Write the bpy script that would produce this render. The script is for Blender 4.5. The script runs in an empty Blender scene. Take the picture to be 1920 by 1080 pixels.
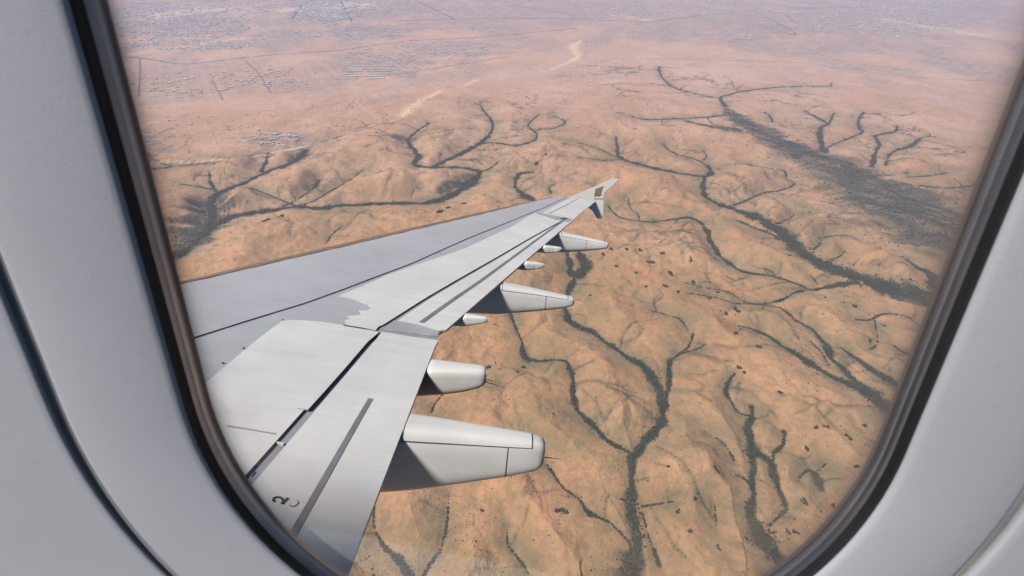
import bpy, bmesh, math, random
import numpy as np
from mathutils import Matrix, Vector, kdtree

random.seed(7)
rng = np.random.default_rng(11)
scene = bpy.context.scene
COL = scene.collection

# ------------------------------------------------------------------ camera
ALT = 1200.0                      # height of the aircraft above the plain
PITCH = math.radians(-40.5)
F = 783.76                        # focal length in photo pixels (1920 wide)
cam_d = bpy.data.cameras.new("camera")
cam = bpy.data.objects.new("camera", cam_d)
COL.objects.link(cam)
cam.location = (0, 0, 0)
cam.rotation_euler = (math.radians(90) + PITCH, 0, 0)
cam_d.sensor_fit = 'HORIZONTAL'
cam_d.sensor_width = 36.0
cam_d.lens = 36.0 * F / 1920.0
cam_d.clip_start = 0.01
cam_d.clip_end = 120000.0
cam_d.dof.use_dof = True
cam_d.dof.focus_distance = 60.0
cam_d.dof.aperture_fstop = 17.0
scene.camera = cam

# aircraft frame (x aft, y outboard along the right wing, z up) -> world
EYE = np.array([7.51470981, 1.62610174, 2.02654373])
RC = np.array([[0.99581895, 0.01135361, 0.09064053],
               [0.08998589, -0.29268659, -0.95196486],
               [0.01572103, 0.95614102, -0.29248452]])
cp, sp = math.cos(-PITCH), math.sin(-PITCH)
CW = np.array([[1, 0, 0], [0, -sp, cp], [0, -cp, -sp]], float)   # columns right, down, forward
AW = CW @ RC                                                     # aircraft -> world rotation
AIRCRAFT = Matrix.Identity(4)
for i in range(3):
    for j in range(3):
        AIRCRAFT[i][j] = AW[i, j]
AIRCRAFT.translation = Vector(-(AW @ EYE))

# ------------------------------------------------------------------ sun and sky
sun_air = np.array([-0.85, -0.68, 1.0])                           # towards the sun, aircraft frame
sun_air /= np.linalg.norm(sun_air)
SUN = AW @ sun_air
sun_el = math.asin(SUN[2])
sun_az = math.atan2(SUN[0], SUN[1])
world = bpy.data.worlds.new("World")
scene.world = world
world.use_nodes = True
wn = world.node_tree
sky = wn.nodes.new("ShaderNodeTexSky")
sky.sky_type = 'NISHITA'
sky.sun_disc = False
sky.sun_elevation = sun_el
sky.sun_rotation = sun_az
sky.altitude = 1500
sky.air_density = 1.0
sky.dust_density = 2.0
sky.ozone_density = 1.0
wn.links.new(sky.outputs[0], wn.nodes["Background"].inputs[0])
wn.nodes["Background"].inputs[1].default_value = 0.06
sd = bpy.data.lights.new("sun", 'SUN')
sd.energy = 4.5
sd.angle = math.radians(9.0)
sd.color = (1.0, 0.95, 0.88)
so = bpy.data.objects.new("sun", sd)
COL.objects.link(so)
so.rotation_euler = Vector(SUN).to_track_quat('Z', 'Y').to_euler()
vs = scene.view_settings
vs.view_transform = 'Standard'
vs.look = 'None'
vs.gamma = 1.0
vs.use_curve_mapping = False
vs.exposure = 0.12
scene.cycles.volume_bounces = 1
scene.cycles.diffuse_bounces = 0
scene.cycles.use_denoising = True
scene.cycles.volume_step_rate = 5.0

# ------------------------------------------------------------------ helpers
def ray(u, v):
    return CW @ np.array([(u - 960) / F, (v - 540) / F, 1.0])

def on_ground(u, v):
    q = ray(u, v)
    s = -ALT / q[2]
    return q[0] * s, q[1] * s

def tag(o, label=None, cat=None, group=None, kind=None):
    if label: o["label"] = label
    if cat: o["category"] = cat
    if group: o["group"] = group
    if kind: o["kind"] = kind
    return o

def mesh_obj(name, verts, faces, mat, parent=None, smooth=False):
    me = bpy.data.meshes.new(name)
    me.from_pydata([tuple(v) for v in verts], [], [tuple(f) for f in faces])
    me.update()
    if smooth:
        me.polygons.foreach_set("use_smooth", [True] * len(me.polygons))
    if mat: me.materials.append(mat)
    o = bpy.data.objects.new(name, me)
    COL.objects.link(o)
    if parent: o.parent = parent
    return o

def np_mesh(name, V, T, mat, smooth=False, attrs=None):
    """fast triangle/quad mesh out of numpy arrays"""
    me = bpy.data.meshes.new(name)
    n = T.shape[1]
    me.vertices.add(len(V)); me.vertices.foreach_set("co", V.astype(np.float32).ravel())
    me.loops.add(T.size); me.loops.foreach_set("vertex_index", T.astype(np.int32).ravel())
    me.polygons.add(len(T))
    me.polygons.foreach_set("loop_start", np.arange(0, T.size, n, dtype=np.int32))
    me.polygons.foreach_set("loop_total", np.full(len(T), n, dtype=np.int32))
    if smooth: me.polygons.foreach_set("use_smooth", np.ones(len(T), dtype=bool))
    for an, (typ, arr) in (attrs or {}).items():
        a = me.attributes.new(an, typ, 'POINT')
        a.data.foreach_set("color" if typ == 'FLOAT_COLOR' else "value", arr.astype(np.float32).ravel())
    me.update(calc_edges=True)
    me.materials.append(mat)
    o = bpy.data.objects.new(name, me)
    COL.objects.link(o)
    return o

def empty(name, matrix=None):
    o = bpy.data.objects.new(name, None)
    COL.objects.link(o)
    o.empty_display_size = 0.3
    if matrix is not None: o.matrix_world = matrix
    return o

class NT:
    def __init__(self, name):
        self.m = bpy.data.materials.new(name)
        self.m.use_nodes = True
        self.t = self.m.node_tree
        self.b = self.t.nodes["Principled BSDF"]
    def n(self, typ, **kw):
        nd = self.t.nodes.new(typ)
        for k, v in kw.items(): setattr(nd, k, v)
        return nd
    def l(self, a, b): self.t.links.new(a, b)
    def noise(self, scale, detail=4, rough=0.55, vec=None, dist=0.0):
        nd = self.n("ShaderNodeTexNoise")
        nd.inputs["Scale"].default_value = scale
        nd.inputs["Detail"].default_value = detail
        nd.inputs["Roughness"].default_value = rough
        nd.inputs["Distortion"].default_value = dist
        if vec is not None: self.l(vec, nd.inputs["Vector"])
        return nd.outputs["Fac"]
    def ramp(self, fac, stops):
        r = self.n("ShaderNodeValToRGB")
        e = r.color_ramp.elements
        while len(e) < len(stops): e.new(0.5)
        for el, (p, c) in zip(e, stops):
            el.position = p
            el.color = (c, c, c, 1) if isinstance(c, (int, float)) else (*c, 1)
        self.l(fac, r.inputs[0])
        return r.outputs[0]
    def mix(self, fac, a, b, blend='MIX'):
        m = self.n("ShaderNodeMix", data_type='RGBA', blend_type=blend)
        for sock, val in ((m.inputs[0], fac), (m.inputs[6], a), (m.inputs[7], b)):
            if isinstance(val, (int, float)): sock.default_value = val
            elif isinstance(val, tuple): sock.default_value = (*val, 1)
            else: self.l(val, sock)
        return m.outputs[2]
    def math(self, op, a, b=None, clamp=False):
        m = self.n("ShaderNodeMath", operation=op, use_clamp=clamp)
        for i, val in enumerate((a, b)):
            if val is None: continue
            if isinstance(val, (int, float)): m.inputs[i].default_value = val
            else: self.l(val, m.inputs[i])
        return m.outputs[0]
    def bump(self, h, strength, dist):
        b = self.n("ShaderNodeBump")
        b.inputs["Strength"].default_value = strength
        b.inputs["Distance"].default_value = dist
        self.l(h, b.inputs["Height"])
        self.l(b.outputs[0], self.b.inputs["Normal"])

def paint(name, col, rough=0.45, spec=0.4, wear=0.06, scale=3.0, metallic=0.0, bump=0.0, stain=None):
    k = NT(name)
    co = k.n("ShaderNodeTexCoord").outputs["Object"]
    n1 = k.noise(scale, 5, 0.6, co)
    n2 = k.noise(scale * 9, 3, 0.5, co)
    dark = tuple(c * (1 - 2.2 * wear) for c in col)
    lite = tuple(min(1, c * (1 + wear)) for c in col)
    c = k.mix(k.ramp(n1, [(0.3, 0.0), (0.7, 1.0)]), dark, lite)
    c = k.mix(k.math('MULTIPLY', k.ramp(n2, [(0.55, 0.0), (0.8, 1.0)]), wear * 2.0), c, tuple(x * 0.6 for x in col))
    if stain:
        # grime drawn out along the airflow
        mp = k.n("ShaderNodeMapping"); mp.inputs["Scale"].default_value = (0.5, 6.0, 6.0)
        k.l(co, mp.inputs[0])
        n3 = k.noise(1.6, 6, 0.65, mp.outputs[0])
        c = k.mix(k.math('MULTIPLY', k.ramp(n3, [(0.48, 0.0), (0.75, 1.0)]), stain), c, tuple(x * 0.55 for x in col))
    k.l(c, k.b.inputs["Base Color"])
    k.b.inputs["Roughness"].default_value = rough
    k.b.inputs["Specular IOR Level"].default_value = spec
    k.b.inputs["Metallic"].default_value = metallic
    if bump: k.bump(n2, bump, 0.01)
    return k.m

# ------------------------------------------------------------------ materials
M = {}
M['grey_paint'] = paint('wing_grey_paint', (0.405, 0.418, 0.448), 0.38, 0.45, 0.05, 1.1, stain=0.20)
M['white_paint'] = paint('wing_white_paint', (0.655, 0.65, 0.645), 0.40, 0.45, 0.055, 1.3, stain=0.22)
M['white_gloss'] = paint('winglet_white', (0.80, 0.79, 0.76), 0.30, 0.5, 0.02, 2.0)
M['fairing_paint'] = paint('fairing_paint', (0.67, 0.66, 0.645), 0.36, 0.5, 0.06, 2.0, stain=0.25)
M['seam'] = paint('seam_sealant', (0.10, 0.105, 0.12), 0.6, 0.3, 0.1, 6.0)
M['slot'] = paint('slot_grey', (0.19, 0.20, 0.22), 0.55, 0.3, 0.12, 5.0, stain=0.3)
M['slot_pale'] = paint('slot_pale_grey', (0.36, 0.37, 0.385), 0.5, 0.3, 0.1, 5.0, stain=0.2)
M['deck'] = paint('slot_floor', (0.30, 0.32, 0.36), 0.45, 0.4, 0.12, 5.0, stain=0.3)
M['erosion'] = paint('leading_edge_strip', (0.22, 0.15, 0.11), 0.5, 0.4, 0.15, 8.0)
M['under'] = paint('wing_underside', (0.22, 0.22, 0.23), 0.5, 0.4, 0.05, 1.0)
M['black'] = paint('black_marking', (0.03, 0.03, 0.033), 0.5, 0.3, 0.1, 20.0)
M['gold'] = paint('emblem_gold', (0.33, 0.22, 0.105), 0.45, 0.4, 0.15, 12.0)
M['fastener'] = paint('fastener_metal', (0.40, 0.40, 0.39), 0.35, 0.5, 0.1, 60.0, metallic=0.6)

# ==================================================================================================
#                                        THE PLAIN
# ==================================================================================================
def hash2(ix, iy, seed):
    h = (ix.astype(np.int64) * 374761393 + iy.astype(np.int64) * 668265263 + seed * 1442695041) & 0xFFFFFFFF
    h = ((h ^ (h >> 13)) * 1274126177) & 0xFFFFFFFF
    return ((h ^ (h >> 16)) & 0xFFFF) / 65535.0 * 2 * math.pi

def pnoise(x, y, seed=0):
    x0 = np.floor(x); y0 = np.floor(y)
    fx = x - x0; fy = y - y0
    ux = fx * fx * fx * (fx * (fx * 6 - 15) + 10); uy = fy * fy * fy * (fy * (fy * 6 - 15) + 10)
    def g(dx, dy):
        a = hash2(x0 + dx, y0 + dy, seed)
        return np.cos(a) * (fx - dx) + np.sin(a) * (fy - dy)
    a = g(0, 0) * (1 - ux) + g(1, 0) * ux
    b = g(0, 1) * (1 - ux) + g(1, 1) * ux
    return (a * (1 - uy) + b * uy) * 1.5

def fbm(x, y, oct=4, seed=0, gain=0.5):
    s = 0; a = 1.0; f = 1.0
    for o in range(oct):
        s = s + a * pnoise(x * f, y * f, seed + o * 17); a *= gain; f *= 2.03
    return s

# drainage lines: (system, [(x, y, width)] in the photograph's pixels)
CH = [
 ('a', [(900,190,2),(905,205,3),(921,225,5),(922,245,6),(900,268,10),(860,290,11),(830,303,9),(813,313,8)]),
 ('a', [(806,230,5),(780,247,6),(765,265,6),(785,292,9),(776,308,9),(813,314,7),(850,313,8),(885,318,9),(898,323,14),(880,343,17),(850,364,13),(820,377,11),(780,380,9),(700,382,8),(650,385,11),(600,389,12),(550,388,10),(500,395,12),(440,405,16),(400,425,18),(370,450,14),(335,482,12)]),
 ('a', [(1010,215,3),(990,235,4),(1005,248,5),(1003,262,5),(968,272,5),(930,268,5),(905,268,5)]),
 ('a', [(1036,217,2),(1060,228,3),(1040,240,3),(1008,243,3)]),
 ('a', [(935,302,2),(920,315,3),(900,322,4)]),
 ('a', [(680,318,2),(655,338,3),(620,358,4),(585,378,4),(560,385,4)]),
 ('a', [(600,335,2),(588,352,4),(560,372,4),(530,388,5)]),
 ('a', [(470,352,2),(520,372,3),(560,388,3)]),
 ('m', [(573,281,12),(562,295,12),(540,308,12),(500,322,9),(470,337,11),(440,350,10),(410,362,14),(396,380,12),(398,400,10),(392,420,14),(378,440,12)]),
 ('m', [(503,285,3),(498,305,7),(488,322,8)]),
 ('m', [(392,322,4),(394,340,6),(405,358,7)]),
 ('m', [(340,345,2),(370,350,3),(398,355,4)]),
 ('m', [(270,320,2),(350,310,2),(420,305,2),(470,292,2),(560,280,2),(640,255,2)]),
 ('m', [(640,425,3),(622,440,4),(612,455,3)]),
 ('b', [(1235,125,5),(1240,143,4),(1262,163,4),(1300,175,3),(1340,183,5)]),
 ('b', [(1560,162,2),(1470,163,3),(1400,170,4),(1365,178,4),(1350,184,5),(1362,200,10)]),
 ('b', [(1185,219,3),(1215,224,4),(1250,223,4),(1290,222,4),(1330,219,5),(1360,215,6)]),
 ('b', [(1508,208,4),(1535,222,6),(1552,232,6),(1538,240,8),(1539,262,10),(1546,285,11)]),
 ('b', [(1563,212,3),(1556,228,4),(1552,233,4)]),
 ('b', [(1433,210,2),(1445,220,4),(1449,229,3)]),
 ('b', [(1619,210,5),(1610,225,5),(1611,240,6),(1616,248,5),(1590,260,5),(1560,272,4),(1549,280,4)]),
 ('b', [(1683,236,5),(1678,246,5),(1650,252,5),(1641,256,5),(1648,270,7),(1640,290,7),(1634,312,9)]),
 ('b', [(1755,256,2),(1728,258,4),(1710,273,8),(1680,282,5),(1667,292,5),(1660,310,5)]),
 ('b', [(1840,342,4),(1810,350,4),(1770,352,4),(1725,348,4)]),
 ('b', [(1778,324,3),(1745,329,3),(1700,332,3)]),
 ('b', [(1700,370,3),(1745,385,4),(1800,402,6),(1840,420,6)]),
 ('c', [(1155,256,4),(1157,275,6),(1163,296,8),(1200,308,8),(1240,318,10),(1290,327,7),(1322,330,8),(1333,320,9),(1328,308,4)]),
 ('c', [(1085,268,2),(1120,278,3),(1160,296,4)]),
 ('c', [(1082,294,2),(1130,300,3),(1165,299,3)]),
 ('c', [(1240,270,3),(1265,287,4),(1310,301,4),(1331,318,6)]),
 ('c', [(1318,282,2),(1325,292,2),(1318,301,3)]),
 ('c', [(1322,330,8),(1318,350,8),(1325,370,9),(1350,383,10),(1385,395,14),(1420,407,20),(1450,425,28),(1480,450,30),(1510,475,30),(1545,497,32),(1590,514,32),(1630,528,36),(1675,543,44),(1720,552,60),(1770,560,70)]),
 ('c', [(1400,308,2),(1440,315,2),(1470,320,3),(1475,335,3),(1490,345,4),(1465,356,4),(1430,362,4),(1405,373,5),(1375,385,6)]),
 ('c', [(1330,372,3),(1360,385,5),(1380,384,4)]),
 ('c', [(1380,412,4),(1410,425,8),(1450,440,6),(1480,455,5)]),
 ('c', [(1490,400,2),(1480,410,3),(1458,417,4)]),
 ('c', [(1590,440,2),(1545,445,3),(1538,456,3),(1525,468,3)]),
 ('c', [(1585,470,3),(1575,480,3),(1555,487,3)]),
 ('c', [(1615,378,2),(1660,385,3),(1700,390,4)]),
 ('c', [(1690,480,3),(1720,500,8),(1745,515,14),(1750,540,16)]),
 ('d', [(1140,385,3),(1150,398,4),(1165,408,4),(1200,414,4),(1235,415,5),(1280,408,7),(1300,410,7),(1322,425,8),(1332,450,8),(1345,473,8),(1365,492,8),(1390,508,7),(1430,515,6),(1470,523,6),(1500,535,7),(1520,543,6),(1545,538,8),(1580,533,9),(1610,530,8)]),
 ('d', [(1178,372,2),(1182,390,2),(1195,400,3),(1198,412,3)]),
 ('d', [(1420,500,2),(1445,508,3),(1455,520,3)]),
 ('d', [(1520,515,2),(1535,535,2)]),
 ('e', [(1285,530,2),(1330,540,3),(1365,547,5),(1395,565,5),(1430,570,6),(1465,563,7),(1490,548,6),(1512,543,5)]),
 ('e', [(1290,550,3),(1340,557,3),(1380,568,3),(1430,571,4)]),
 ('e', [(1430,571,4),(1465,578,5),(1490,598,8),(1520,615,6),(1535,630,9),(1550,650,12),(1558,668,12),(1580,690,12),(1600,710,16),(1640,745,24),(1672,775,26)]),
 ('e', [(1385,610,3),(1410,617,6),(1440,630,8),(1470,648,10),(1500,668,12),(1530,690,14),(1560,705,14),(1595,720,18),(1630,740,18),(1660,760,22)]),
 ('e', [(1520,640,3),(1540,660,4),(1555,685,5)]),
 ('e', [(1576,650,4),(1600,668,10),(1630,690,15),(1665,712,14),(1700,732,10)]),
 ('e', [(1605,598,3),(1630,600,5),(1650,589,5),(1680,588,4),(1705,596,5),(1728,612,6)]),
 ('e', [(1675,648,5),(1695,660,8),(1712,666,8)]),
 ('e', [(1640,600,2),(1645,640,2),(1630,655,3)]),
 ('h', [(955,585,7),(970,620,7),(978,645,8),(985,670,10),(1010,677,8),(1055,675,7),(1068,688,9),(1073,715,9),(1075,745,11),(1085,770,11),(1110,797,11),(1140,825,9),(1165,840,9),(1186,853,10)]),
 ('h', [(1025,870,4),(1045,900,5),(1060,918,6),(1085,935,5),(1105,960,8),(1125,970,6),(1150,985,6),(1182,1018,6)]),
 ('h', [(935,715,2),(910,712,2)]),
 ('i', [(1064,470,8),(1066,490,12),(1072,512,15),(1075,525,14),(1066,545,9),(1061,565,9),(1063,595,11),(1085,612,9),(1115,625,10),(1140,645,13),(1175,668,10),(1205,683,13),(1222,702,15),(1235,730,15),(1243,758,18)]),
 ('i', [(1086,472,7),(1095,490,16),(1098,503,15),(1080,520,14)]),
 ('i', [(1300,625,4),(1292,648,6),(1268,668,7),(1254,685,9),(1256,720,8),(1246,757,14),(1242,785,14),(1228,812,14),(1205,832,12),(1188,853,13)]),
 ('i', [(1222,582,2),(1250,590,2),(1275,598,3),(1290,618,4)]),
 ('i', [(1322,645,2),(1305,655,3),(1280,662,5)]),
 ('i', [(1186,853,15),(1188,880,16),(1184,910,18),(1183,940,22),(1188,965,26),(1190,995,24),(1192,1025,28),(1188,1050,36),(1184,1085,44)]),
 ('i', [(1262,940,2),(1230,945,3),(1203,950,4)]),
 ('i', [(1205,960,3),(1215,1000,4),(1224,1030,8),(1235,1060,8)]),
 ('k', [(1378,700,6),(1366,715,8),(1360,732,9),(1370,752,7),(1385,773,5),(1402,779,6)]),
 ('k', [(1410,762,10),(1408,780,11),(1402,800,12),(1408,830,16),(1410,855,14),(1409,890,12),(1413,925,10),(1408,945,14),(1410,965,20),(1420,990,24),(1438,1020,26),(1455,1045,26),(1475,1075,20)]),
 ('k', [(1412,845,14),(1430,855,12),(1450,868,17),(1455,890,14),(1465,925,10),(1476,950,8),(1462,968,6),(1442,985,5)]),
 ('k', [(1470,808,10),(1467,835,6),(1452,848,8),(1450,862,6)]),
 ('k', [(1320,808,2),(1350,825,3),(1365,842,4),(1377,863,7)]),
 ('k', [(1378,890,2),(1400,900,4),(1410,920,4)]),
 ('k', [(1340,945,2),(1342,975,4),(1344,990,5)]),
 ('k', [(1498,896,4),(1515,882,8),(1530,893,14),(1540,915,12)]),
 ('k', [(1530,885,3),(1548,870,6)]),
 ('l', [(700,945,5),(702,990,6),(712,1015,8),(732,1035,10),(748,1050,14),(762,1075,16),(770,1095,16)]),
 ('l', [(842,925,4),(838,970,6),(834,1000,6),(826,1030,7),(806,1055,8),(792,1085,8)]),
 ('l', [(950,993,4),(953,1020,5),(970,1045,6),(985,1065,7),(995,1090,6)]),
 ('l', [(832,738,2),(818,752,6),(808,772,4)]),
 ('n', [(1002,322,4),(975,326,9),(966,340,6),(970,355,8),(990,370,14),(1005,377,6)]),
 ('n', [(1040,345,3),(1030,352,5),(1033,362,4)]),
]
# broad scrub-filled valley of the upper right and dark hill flanks
WIDE = [
 ('b', [(1362,205,16),(1378,220,32),(1410,243,52),(1450,265,72),(1500,290,90),(1560,318,106),(1620,347,135),(1680,380,165),(1735,422,185),(1790,470,190)]),
 ('b', [(1285,228,10),(1330,243,26),(1380,250,26)]),
 ('m', [(398,385,50),(392,410,70),(378,440,56),(340,475,34)]),
 ('a', [(880,335,26),(830,360,18)]),
 ('m', [(596,340,26),(588,350,30)]),  # shade on the hill's right side, painted as dark cover
 ('m', [(566,292,22),(545,303,16)]),
 ('a', [(745,262,16),(770,262,20)]),
]
DUST = [
 [(752,222,10),(785,198,12),(825,174,8)], [(872,163,4),(895,153,5)], [(1033,133,3),(1070,118,8),(1083,107,10),(1075,90,14),(1090,78,6)],
 [(1100,164,2),(1170,152,3)], [(205,112,4),(330,92,12),(470,72,10)], [(300,306,2),(430,300,4),(560,278,6),(650,256,3)],
 [(540,20,40),(680,10,60)], [(1140,30,8),(1220,40,16)], [(1660,40,16),(1820,66,22)], [(300,30,50),(420,18,40)],
]
TOWN = [  # grey built-up or ploughed ground: ellipses cx, cy, rx, ry, strength
 (300,40,150,28,.7),(430,85,160,10,.5),(620,20,90,26,.9),(690,62,90,14,.8),(760,20,80,16,.7),(700,125,110,26,.6),(860,95,110,16,.6),
 (560,165,80,18,.35),(360,160,150,28,.35),(1060,20,260,16,.55),(1400,40,160,16,.6),(1480,58,110,12,.7),(1640,40,160,28,.6),(1780,30,160,30,.6),(1560,88,180,16,.45),
 (1400,75,60,8,.6),(1250,55,120,12,.45),(940,55,120,10,.4),(240,275,90,26,.5),(520,268,70,14,.5),(1000,30,200,12,.5),
]

def world_line(pts, step):
    """pixel polyline -> smoothed ground points (x, y, width in metres)"""
    P = []
    for (u, v, w) in pts:
        x, y = on_ground(u, v)
        d = math.sqrt(x * x + y * y + ALT * ALT)
        fwd = (np.array([x, y, -ALT]) @ CW[:, 2])
        P.append((x, y, w * fwd / F * (0.72 if w < 8 else 1.0 if w < 20 else 1.18)))
    P = np.array(P)
    seg = np.hypot(*np.diff(P[:, :2], axis=0).T)
    t = np.concatenate([[0], np.cumsum(seg)])
    if len(P) >= 3:                                  # Catmull-Rom
        out = []
        for i in range(len(P) - 1):
            p0 = P[max(i - 1, 0)]; p1 = P[i]; p2 = P[i + 1]; p3 = P[min(i + 2, len(P) - 1)]
            n = max(2, int(seg[i] / step))
            s = np.linspace(0, 1, n, endpoint=False)[:, None]
            out.append(0.5 * ((2 * p1) + (-p0 + p2) * s + (2 * p0 - 5 * p1 + 4 * p2 - p3) * s ** 2 + (-p0 + 3 * p1 - 3 * p2 + p3) * s ** 3))
        Q = np.concatenate(out + [P[-1:]])
    else:
        n = max(2, int(t[-1] / step)); s = np.linspace(0, t[-1], n)
        Q = np.stack([np.interp(s, t, P[:, k]) for k in range(3)], 1)
    Q[:, 2] = np.maximum(Q[:, 2], 0.5)
    # natural wander
    s = np.arange(len(Q)) * step
    Q[:, 0] += 0.35 * Q[:, 2].clip(4, 25) * pnoise(s / 60.0, np.full(len(Q), P[0, 0] * .013), 5)
    Q[:, 1] += 0.35 * Q[:, 2].clip(4, 25) * pnoise(s / 60.0, np.full(len(Q), P[0, 1] * .017), 9)
    Q[:, 2] *= 1 + 0.75 * pnoise(s / 45.0, np.full(len(Q), P[0, 0] * .02), 3)
    return Q

lines = [(nm, world_line(p, 8.0)) for nm, p in CH]
wide = [(nm, world_line(p, 12.0)) for nm, p in WIDE]
dust = [world_line(p, 12.0) for p in DUST]

def make_kd(arrs):
    n = sum(len(a) for a in arrs)
    kd = kdtree.KDTree(n)
    i = 0
    for a in arrs:
        for p in a:
            kd.insert((p[0], p[1], 0), i); i += 1
    kd.balance()
    return kd, np.concatenate([a[:, 2] for a in arrs])

kd_main, w_main = make_kd([q for _, q in lines])

# gullies feeding the traced valleys
rills = []
def grow(x, y, ang, length, r0, lvl):
    pts = [(x, y, r0)]
    step = 10.0
    n = int(length / step)
    for i in range(n):
        ang += random.gauss(0, 0.16)
        x += math.cos(ang) * step; y += math.sin(ang) * step
        if i > 5:
            co, idx, d = kd_main.find((x, y, 0))
            if d < 28: break
        pts.append((x, y, r0 * (1 - 0.75 * i / n)))
        if lvl < 2 and i > 2 and random.random() < 0.075:
            grow(x, y, ang + random.choice((-1, 1)) * random.uniform(.5, 1.0), length * random.uniform(.25, .5), r0 * .7, lvl + 1)
    if len(pts) > 4:
        rills.append(np.array(pts))

for nm, q in lines:
    i = random.randint(3, 10)
    while i < len(q) - 2:
        x, y, w = q[i]
        r = math.hypot(x, y)
        tx, ty = q[i + 1][0] - x, q[i + 1][1] - y
        a = math.atan2(ty, tx)
        side = random.choice((-1, 1))
        if r < 6500:
            grow(x, y, a + math.pi + side * -random.uniform(.7, 1.25) * -1, (random.uniform(40, 150) if random.random() < .7 else random.uniform(150, 420)) * (1 + r / 5000), random.uniform(1.6, 3.2) * (1 + r / 5000), 0)
        i += max(1, int(random.uniform(3, 11) * (1 + r / 3000)))
kd_rill, w_rill = make_kd(rills)
kd_wide, w_wide = make_kd([q for _, q in wide])
kd_dust, w_dust = make_kd(dust)

def nearest(kd, w, X, Y, far=None):
    D = np.empty(len(X)); Wd = np.empty(len(X))
    find = kd.find
    for i, (x, y) in enumerate(zip(X.tolist(), Y.tolist())):
        _, k, d = find((x, y, 0.0))
        D[i] = d; Wd[i] = w[k]
    return D, Wd

def smooth(a, b, x):
    t = np.clip((x - a) / (b - a), 0, 1)
    return t * t * (3 - 2 * t)

HILLS = []
for u, v, hr, hh in [(505,352,150,55),(575,330,110,60),(545,366,110,40),(440,318,130,45),(535,296,90,40),(640,352,120,40),(745,350,150,50),(845,290,140,45),(835,345,110,40),(455,378,110,40),(350,400,150,50),
                     (720,268,160,40),(955,300,150,35),(1030,270,150,30),(1230,345,150,45),(1400,345,170,45),(1500,420,150,45),(1580,470,90,40),(1640,492,60,35),(1690,505,50,30),(1300,470,120,35),(1440,610,110,35),(1700,300,160,40),(1590,235,160,30),(1130,700,70,22),(1320,870,80,26),(960,900,70,22)]:
    hx, hy = on_ground(u, v); HILLS.append((hx, hy, hr, hh))

def terrain(X, Y):
    """height above the valley floors and the fields that colour the ground"""
    r = np.hypot(X, Y)
    dm, wm = nearest(kd_main, w_main, X, Y)
    dr, wr = nearest(kd_rill, w_rill, X, Y)
    near = 1 - smooth(3000, 4800, r)
    amp = 0.10 + 0.90 * near
    d = np.maximum(dm - wm * 0.6, 0)
    L = 170.0 * (1 + r / 5000)
    h = 48 * (1 - np.exp(-(d / L) ** 1.15))
    h += amp * smooth(0, 160, d) * (29 * fbm(X / 420, Y / 420, 4, 3) + 6.0 * (1 - np.abs(fbm(X / 120, Y / 120, 3, 41)) * 1.6))
    g = np.exp(-(dr / (10 + 2 * wr)) ** 2)
    h -= 3.2 * amp * g * smooth(0, 60, d)
    g2 = np.exp(-(dr / 38.0))
    h -= 4.0 * amp * g2 * smooth(0, 120, d)
    h += amp * (0.35 + 0.65 * (1 - smooth(1500, 3000, r))) * smooth(5, 70, d) * (1.9 * fbm(X / 30, Y / 30, 3, 77) + 2.4 * (0.45 - np.abs(fbm(X / 85, Y / 85, 4, 91))))
    for hx, hy, hr, hh in HILLS:
        h += 0.85 * hh * np.exp(-(((X - hx) ** 2 + (Y - hy) ** 2) / (hr * hr)) ** 1.2) * smooth(0, 90, d)
    h *= (0.35 + 0.65 * near)
    h -= 2.0 * np.exp(-(d / 10.0) ** 2)
    return h, dm, wm, dr, wr, r

# ---- polar sheet: fine where the window looks, coarse behind, out to 60 km
dep = np.concatenate([np.linspace(math.radians(84), math.radians(5.4), 600), np.radians(np.geomspace(5.3, 1.15, 24))])
rad = np.concatenate([[0.5, 45.0, 90.0], ALT / np.tan(dep)])
az_f = np.radians(np.linspace(-92, 92, 1000))
az_b = np.radians(np.linspace(92, 268, 60)[1:-1])
az = np.concatenate([az_f, az_b])
NR, NA = len(rad), len(az)
RR, AA = np.meshgrid(rad, az, indexing='ij')
X = (RR * np.sin(AA)).ravel(); Y = (RR * np.cos(AA)).ravel()
h, dm, wm, dr, wr, rr = terrain(X, Y)
dw, ww = nearest(kd_wide, w_wide, X, Y)
dd, wd = nearest(kd_dust, w_dust, X, Y)
Z = -ALT + h
nz = fbm(X / 90, Y / 90, 4, 101)
nzb = fbm(X / 300, Y / 300, 4, 131)
edge = dm - wm * 0.5
veg = np.exp(-np.maximum(edge, 0) / (30 + 70 * (nzb + 0.5).clip(0.05, 2)) ) * (0.80 + 0.7 * nz)
veg = np.maximum(veg, 0.9 * np.exp(-np.maximum(dr - wr, 0) / 9.0) * (0.7 + 0.8 * nz))
core = 1 - smooth(-0.20, 0.26, edge / np.maximum(wm, 6) + 0.10 * nz)
wedge = (dw - ww * 0.5) / np.maximum(ww, 20)
streak = fbm((X * 0.8 + Y * 0.6) / 60, (-X * 0.6 + Y * 0.8) / 260, 4, 151)
wv = (1 - smooth(-0.26, 0.20, wedge + 0.10 * nz))
core = np.maximum(core, 0.62 * np.exp(-(dr / (2.5 + 1.2 * wr)) ** 2) * (0.7 + 0.8 * nz) * (1 - smooth(3500, 6000, rr)))
core = np.maximum(core, wv * (0.92 + 1.0 * streak).clip(0.30, 1.0))
veg = np.maximum(veg, wv)
dst = np.exp(-(dd / (wd * 0.62 + 4)) ** 2)
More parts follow.
